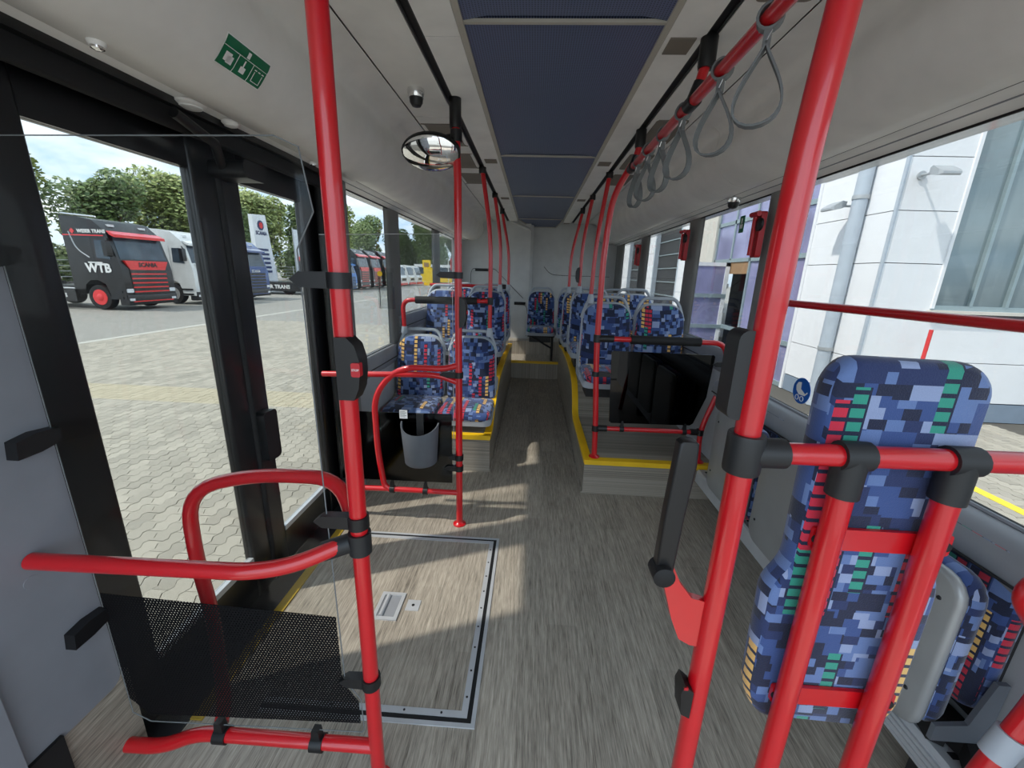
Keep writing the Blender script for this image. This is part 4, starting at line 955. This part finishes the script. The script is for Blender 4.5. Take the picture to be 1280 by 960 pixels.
C_ = truck('dark blue cab seen through the rear door leaf', -15.3, 21.15, 23.3, 'truck_blue', 'truck_blue', 'rim', htop=2.85, chassis=False)
text('lettering', 'SCANIA', .2, 'white', C_, face((-15.24, 22.2, 1.2), (0, 1, 0), (0, 0, 1)), .006)
D_ = thing('flatbed_trailer', 'low black flatbed chassis with white side lettering, right of the blue cab', 'trailer', (-17, 28, G))
B('deck', 'truck_black', D_, -19.2, -15.5, 27.0, 29.2, .2, .5); B('side_board', 'truck_black', D_, -19.2, -15.5, 26.96, 27.0, -.1, .45); B('headboard', 'charcoal_plastic', D_, -15.6, -15.5, 27.0, 29.2, .5, 1.9); B('headboard_top', 'truck_red', D_, -15.62, -15.48, 27.0, 29.2, 1.9, 2.15)
text('lettering', 'WESER TRANS', .34, 'white', D_, face((-17.4, 26.95, .18), (1, 0, 0), (0, 0, 1)), .004, bold=.01)
for xw in (-16.5, -18.5): MB().lathe([(.25, 0), (.42, 0), (.42, .3), (.25, .3)], (xw, 27.05, .1), 'y', 20).build('wheel', 'tyre', D_)
truck('bright blue cab, smallest of the cabs, seen just right of the near left pole', -15.0, 32.6, 34.6, 'sky_blue_paint', 'sky_blue_paint', 'rim', htop=2.3, chassis=False)
truck('black and red cab nearest the pole in the far row, seen through left side window', -15.3, 36.0, 38.2, 'truck_black', 'truck_red', 'rim', htop=3.3, chassis=False)
truck('black and red cab second in the far row, seen through left side window', -15.3, 39.0, 41.2, 'truck_black', 'truck_red', 'rim', htop=3.3, chassis=False)
truck('black cab partly behind the window pillar in the far row', -15.3, 42.2, 44.4, 'truck_black', 'truck_red', 'rim', htop=3.4, chassis=False)
# white vans
def van(label, xf, ya, yb):
    r = thing('van', label, 'van', (xf - 1, (ya + yb) / 2, G), 'white vans in the far row')
    MB().prism([(xf, -.1), (xf + .02, .7), (xf - .15, .95), (xf - .45, 1.95), (xf - .8, 2.15), (xf - 4, 2.2), (xf - 4, -.1)], 'y', ya, yb).build('body', 'truck_white', r, smooth=30)
    MB().prism([(xf - .13, 1.0), (xf - .40, 1.88), (xf - .5, 1.88), (xf - .3, 1.0)], 'y', ya + .15, yb - .15).build('windscreen', 'windscreen', r)
    B('grille', 'charcoal_plastic', r, xf, xf + .04, ya + .5, yb - .5, .35, .6); B('bumper', 'truck_red', r, xf - .1, xf + .08, ya, yb, -.15, .08)
    for yh in (ya + .25, yb - .25): B('headlamp', 'lamp_glass', r, xf, xf + .05, yh - .18, yh + .18, .42, .62)
    B('side_window', 'windscreen', r, xf - 1.3, xf - .55, ya - .01, ya + .02, 1.05, 1.75)
    for xw in (xf - .8, xf - 3.2): MB().lathe([(.2, 0), (.36, 0), (.36, .25), (.2, .25)], (xw, ya - .01, G + .36), 'y', 16).build('wheel', 'tyre', r)
van('white van with red bumper beside the window pillar, first of three', -15.3, 47.2, 49.6); van('white van with red bumper in the middle of three', -15.3, 50.6, 53.0); van('white van with red bumper next to the yellow sign', -15.3, 54.0, 56.4)
ys = thing('advert_board', 'tall yellow advertising board beyond the white vans', 'sign', (-12.9, 50.8, G))
B('lower_board', 'sign_yellow', ys, -13.55, -12.2, 50.7, 50.85, -.2, 1.9); B('upper_board', 'sign_yellow', ys, -13.7, -12.7, 50.75, 50.9, 1.9, 2.8); B('print_block', 'brown_card', ys, -13.5, -12.9, 50.74, 50.76, 2.0, 2.5)
for xx in (-13.4, -12.4): T('post', 'galv', ys, [(xx, 50.8, G), (xx, 50.8, 0)], .05, n=8)
fb = thing('flag', 'red flag hanging from a tall white pole beyond the vans', 'flag', (-10.2, 52, G))
T('pole', 'white', fb, [(-10.75, 52, G), (-10.75, 52, 3.0), (-10.3, 52, 3.6)], .05, n=8, fillet=.4); MB().rings([[(-10.5 + .18 * i, 52 + .08 * math.sin(i * 1.6) - .02, 1.7 + .05 * i), (-10.5 + .18 * i, 52 + .08 * math.sin(i * 1.6) + .02, 1.7 + .05 * i), (-10.5 + .18 * i, 52 + .08 * math.sin(i * 1.6) + .02, 3.1 + .08 * i), (-10.5 + .18 * i, 52 + .08 * math.sin(i * 1.6) - .02, 3.1 + .08 * i)] for i in range(7)]).build('cloth', 'flag_red', fb)
for i, (ya, lb) in enumerate(((62, 'yellow and white bus nearest the flag'), (68, 'yellow and white bus behind the flag pole, farther away'))):
    r = thing('parked_bus', lb, 'bus', (-12, ya, G), 'parked buses far away')
    B('body', 'sign_yellow', r, -18, -9.5, ya, ya + 2.6, -.05, 1.1); B('window_band', 'windscreen', r, -17.95, -9.55, ya + .02, ya + 2.58, 1.1, 2.1); B('roof', 'truck_white', r, -18, -9.5, ya, ya + 2.6, 2.1, 2.5)
    for xw in (-16, -11): MB().lathe([(.3, 0), (.45, 0), (.45, .3), (.3, .3)], (xw, ya - .05, .1), 'y', 16).build('wheel', 'tyre', r)
# totem sign
tm = thing('totem_sign', 'tall white totem sign with round dark emblem behind the blue cab', 'sign', (-20, 29, G))
MB().prism([(28.6, G), (28.6, 4.9), (30.0, 5.0), (30.75, G)], 'x', -19.7, -19.4).build('pylon', 'totem_white', tm, smooth=0)
MB().lathe([(.33, 0), (.33, .03)], (-19.4, 29.35, 4.25), 'x', 24).build('emblem_ring', 'navy', tm); MB().lathe([(.2, .03), (.2, .05)], (-19.4, 29.35, 4.25), 'x', 20).build('emblem_disc', 'flag_red', tm)
text('lettering', 'SCANIA', .34, 'navy', tm, face((-19.385, 29.35, 3.72), (0, 1, 0), (0, 0, 1)), .006, bold=.012)
for k in range(6): B('text_panel', 'navy', tm, -19.4, -19.37, 28.75, 29.9 + k * .03, 2.55 - k * .3, 2.70 - k * .3)
t2 = thing('flag_banner', 'narrow pale banner flag right of the totem sign', 'flag', (-20, 33, G))
T('pole', 'galv', t2, [(-20, 34.3, G), (-20, 34.3, 4.6)], .05, n=8); B('cloth', 'totem_white', t2, -20.02, -19.98, 34.35, 35.2, 1.2, 4.5)
def lamp_post(x, y, h_, lb):
    r = thing('lamp_post', lb, 'lamp post', (x, y, G), 'lamp posts in the yard')
    T('post', 'galv', r, [(x, y, G), (x, y, h_)], .07, n=8); B('lamp_head', 'galv', r, x - .1, x + .7, y - .15, y + .15, h_ - .05, h_ + .1)
lamp_post(-13.6, 58, 6.2, 'slim lamp post rising behind the white vans'); lamp_post(-11.7, 60, 5.6, 'slim lamp post right of the yellow board'); lamp_post(-9.8, 60.5, 8.0, 'tallest slim lamp post near the red flag')
fe = thing('fence', 'thin wire fence in front of the trees behind the black truck', 'fence', (-26, 30, G))
for k in range(14): T('post', 'galv', fe, [(-26, 14 + k * 3, G), (-26, 14 + k * 3, 1.6)], .04, n=6)
for k in range(6): T('wire', 'galv', fe, [(-26, 14, .0 + k * .3), (-26, 53, .0 + k * .3)], .012, n=4)

# ---- trees
def crown_mesh(seed, n, lobes):
    rn = random.Random(seed); vs = []; fs = []; L_ = []
    for i in range(lobes):
        t = rn.random(); L_.append((rn.uniform(-.55, .55) * (1 - .4 * t), rn.uniform(-.55, .55) * (1 - .4 * t), -.75 + 1.5 * t, rn.uniform(.28, .46)))
    for i in range(n):
        cx, cy, cz, r_ = L_[i % lobes]
        d = Vector((rn.gauss(0, 1), rn.gauss(0, 1), rn.gauss(0, 1))).normalized() * r_ * (rn.random() ** .25)
        p = Vector((cx, cy, cz)) + d; s_ = rn.uniform(.028, .055); a = Vector((rn.gauss(0, 1), rn.gauss(0, 1), rn.gauss(0, .6))).normalized(); b_ = a.orthogonal().normalized()
        o_ = len(vs); vs += [tuple(p + a * s_), tuple(p + b_ * s_ * .6), tuple(p - a * s_), tuple(p - b_ * s_ * .6)]; fs.append((o_, o_ + 1, o_ + 2, o_ + 3))
    return vs, fs
CR = []
for sd_, ln, lob in ((1, 'leaf_dark', 16), (2, 'leaf_light', 18), (3, 'leaf_dark', 22)):
    vs, fs = crown_mesh(sd_, 14000, lob); me = bpy.data.meshes.new('foliage'); me.from_pydata(vs, [], fs); me.materials.append(MATS[ln]); CR.append(me)
TR = [(-33, 18, 5.0, 4.2, 1, 'low bushy tree at far left behind the black truck'), (-34, 24.5, 7.2, 4.2, 1, 'light green tree above the tail of the black truck'), (-33, 31, 6.6, 4.0, 0, 'dark green tree above the roof of the black truck'),
      (-33, 38, 7.6, 4.4, 1, 'light green tree between the black and white trucks'), (-34, 45, 7.0, 4.0, 0, 'dark green tree behind the white cab'), (-35, 52, 8.4, 4.5, 1, 'light tree behind the blue cab'),
      (-33, 59, 9.0, 4.5, 0, 'dark tree behind the totem sign'), (-32, 67, 9.0, 5.0, 1, 'light tree right of the totem sign'), (-31, 76, 10.0, 5.2, 0, 'dark tree left in the first side window'),
      (-27, 84, 8.8, 4.6, 2, 'rounded tree above the far black cabs'), (-20.5, 82, 12.0, 4.2, 2, 'tallest conical tree right of the window pillar'), (-16.5, 90, 9.2, 4.2, 0, 'dark tree above the white vans'), (-12.3, 96, 7.2, 3.2, 2, 'tree behind the yellow board'),
      (-7.2, 98, 7.0, 3.2, 1, 'small light tree behind the red flag'), (-2.2, 102, 7.0, 3.2, 0, 'small dark tree at right end of the far tree row')]
for x, y, h_, w_, kk, lb in TR:
    h_ *= 1.18 if y < 70 else 1.04; w_ *= 1.12 if y < 70 else 1
    r = thing('tree', lb, 'tree', (x, y, G), 'trees beyond the yard')
    T('trunk', 'bark', r, [(x, y, G), (x + .1, y, G + h_ * .35), (x, y, G + h_ * .7)], .16, n=8)
    for q in (0, 2.1, 4.2): T('branch', 'bark', r, [(x, y, G + h_ * .35), (x + math.cos(q) * w_ * .4, y + math.sin(q) * w_ * .4, G + h_ * .65)], .06, n=6)
    o = bpy.data.objects.new('foliage', CR[kk]); COL.objects.link(o); o.parent = r; o.location = (0, 0, h_ * .52); o.scale = (w_, w_, h_ * .54); o.rotation_euler = (0, 0, random.uniform(0, 6))

# ---- white building on the right
bd = thing('building', 'white panelled building with downpipe and large windows right of the bus', 'building', (4.42, 5.6, G))
AX_, BY_ = 4.42, 5.6
zs = [-.05, .50, 1.09, 1.75, 2.37, 2.97, 3.6, 4.25, 4.9]
B('core', 'joint_dark', bd, AX_ + .05, 12, BY_ + .05, 7.1, G, 4.9)
B('plinth', 'plinth', bd, AX_ + .005, AX_ + .06, BY_, 7.1, G, -.06); B('plinth', 'plinth', bd, AX_ + .005, 12, BY_ + .005, BY_ + .06, G, -.06)
for i in range(len(zs) - 1):
    B('wall_panel', 'panel_white', bd, AX_, AX_ + .05, BY_ + .0, 7.06, zs[i] + .005, zs[i + 1] - .005)
    z0, z1 = zs[i] + .005, zs[i + 1] - .005
    if z1 < 1.2 or z0 > 4.3: B('wall_panel', 'panel_white', bd, AX_ + .05, 12, BY_, BY_ + .05, z0, z1)
    else: B('wall_panel', 'panel_white', bd, AX_ + .05, 5.18, BY_, BY_ + .05, z0, z1)
B('corner_trim', 'pipe_grey', bd, AX_ - .012, AX_ + .012, BY_ - .012, BY_ + .03, -.05, 4.9)
wv_ = B('window', 'frame_teal', bd, 5.16, 9.5, BY_ - .005, BY_ + .05, 1.17, 1.24)
B('window_jamb', 'panel_white', bd, 5.15, 5.19, BY_ - .02, BY_ + .05, 1.2, 4.4)
B('pane', 'grey_glass', wv_, 5.19, 9.5, BY_ + .03, BY_ + .05, 1.24, 4.3)
for xm in (5.62, 6.06, 6.5, 6.94, 7.4, 7.9): B('mullion', 'frame_teal', wv_, xm, xm + .04, BY_ - .01, BY_ + .04, 1.24, 4.3)
B('window_sill', 'stone_pier', wv_, 5.12, 9.5, BY_ - .06, BY_, 1.14, 1.18)
dp = T('downpipe', 'pipe_grey', bd, [(AX_ - .09, 6.12, G), (AX_ - .09, 6.12, 4.9)], .085, n=18)
for zc in (.55, 2.6): MB().lathe([(.095, -.025), (.095, .025)], (AX_ - .09, 6.12, zc), n=18).build('pipe_bracket', 'galv', dp)
# glazing bays along the side
B('gutter_post', 'panel_white', bd, AX_ - .02, AX_ + .06, 7.06, 7.12, G, 4.9)
for n_, (a, b_) in enumerate(((7.12, 8.95), (9.0, 10.65))):
    zb = [G + .05, .45, 1.92, 2.74, 3.7, 4.7]
    wn_ = B('window', 'frame_teal', bd, AX_ + .02, AX_ + .07, a, b_, zb[0] - .05, zb[0])
    for i in range(len(zb) - 1):
        B('frame_bar', 'frame_teal', wn_, AX_, AX_ + .06, a, b_, zb[i] - .05, zb[i] + .03)
        for c0, c1 in ((a, (a + b_) / 2), ((a + b_) / 2, b_)):
            if n_ == 1 and i in (0, 1) and c0 == a:
                continue
            B('pane', 'purple_glass', wn_, AX_ + .03, AX_ + .04, c0 + .03, c1 - .03, zb[i] + .03, zb[i + 1] - .05)
            B('frame_post', 'frame_teal', wn_, AX_, AX_ + .06, c1 - .04, c1 + .02, zb[i], zb[i + 1])
B('doorway', 'dark_void', bd, AX_ + .5, AX_ + .55, 8.95, 10.65, G, 2.0); B('card_panel', 'brown_card', bd, AX_ + .02, AX_ + .05, 9.0, 9.8, 1.62, 1.9)  # doorway is a dark sheet, shade of the room behind put into colour
# open door leaf
dl = thing('glass_door', 'open white-framed glass door leaf with three panes outside the right windows', 'door', (4.0, 9.75, G))
X0_, X1_, YD = 3.50, 4.42, 9.75
mb = MB()
for q in ((X0_, X0_ + .07, G + .03, 1.86), (X1_ - .09, X1_, G + .03, 1.86), (X0_, X1_, 1.78, 1.86), (X0_, X1_, G + .03, G + .15)): mb.box(q[0], q[1], YD, YD + .05, q[2], q[3])
mb.build('leaf_frame', 'panel_white', dl)
for zc in (.42, 1.12): B('cross_bar', 'frame_teal', dl, X0_, X1_, YD - .01, YD + .05, zc - .04, zc + .05)
for a, b_ in ((G + .15, .38), (.47, 1.08), (1.17, 1.78)): B('pane', 'purple_glass', dl, X0_ + .07, X1_ - .09, YD + .02, YD + .03, a, b_)
for zc in (.2, .75, 1.3): B('hinge', 'galv', dl, X1_ - .02, X1_ + .02, YD - .02, YD + .02, zc, zc + .1)
B('stone_pier', 'stone_pier', bd, AX_ - .04, AX_ + .3, 10.68, 12.1, G, 4.9)
for a, b_ in ((12.1, 13.2), (16.0, 17.3), (20.2, 21.6), (24.5, 40)):
    for i in range(0, len(zs) - 1, 2): B('wall_panel', 'panel_white', bd, AX_, AX_ + .2, a, b_, zs[i] + .005, zs[i + 2] - .005 if i + 2 < len(zs) else zs[-1])
    B('plinth', 'plinth', bd, AX_ + .01, AX_ + .2, a, b_, G, -.05)
for a, b_ in ((13.2, 16.0), (17.3, 20.2), (21.6, 24.5)):
    dr = B('bay_shade', 'dark_void', bd, AX_ + .15, AX_ + .2, a, b_, G, 4.9)  # dark sheet painted for the unlit garage inside each open bay
    for k in range(8): B('bay_bar', 'frame_teal', dr, AX_ + .12, AX_ + .16, a, b_, .9 + k * .45, .93 + k * .45)
    for yy in (a, b_ - .12): B('bay_jamb', 'pipe_grey', dr, AX_ + .0, AX_ + .2, yy, yy + .12, G, 4.9)
B('roof_edge', 'pipe_grey', bd, AX_ - .15, 12, BY_ - .15, 40, 4.9, 5.1)
def flood(x, y, z, dx, dy, lb):
    r = thing('floodlight', lb, 'light', (x, y, z), 'grey floodlights on the white building')
    d = Vector((dx, dy, 0)); s_ = Vector((dy, -dx, 0)); P0 = Vector((x, y, z))
    T('arm', 'galv', r, [tuple(P0), tuple(P0 + d * .18)], .016, n=8); MB().lathe([(.05, -.02), (.05, .02)], (x, y, z), 'y' if abs(dy) > .5 else 'x', 14).build('base', 'galv', r)
    c = P0 + d * .26
    rings = []
    for t, hw, hh, up in ((-.10, .05, .03, .02), (.0, .11, .05, .0), (.10, .12, .03, -.04), (.14, .10, .012, -.05)):
        rings.append([tuple(c + d * t + s_ * (hw * a) + Vector((0, 0, up + hh * b_))) for a, b_ in ((-1, -1), (1, -1), (1, 1), (-1, 1))])
    MB().rings(rings).build('lamp_head', 'galv', r, smooth=0)
flood(4.60, 5.6, 2.76, 0, -1, 'grey floodlight on the wall beside the large window'); flood(4.42, 6.30, 2.52, -1, 0, 'grey floodlight left of the downpipe')
rp = thing('marker_pole', 'thin red and white marker pole standing by the white building', 'pole', (5.0, 5.3, G))
T('lower_tube', 'white', rp, [(5.02, 5.35, G), (5.02, 5.35, .55)], .022, n=10); T('upper_tube', 'flag_red', rp, [(5.02, 5.35, .55), (5.02, 5.35, .95)], .022, n=10)
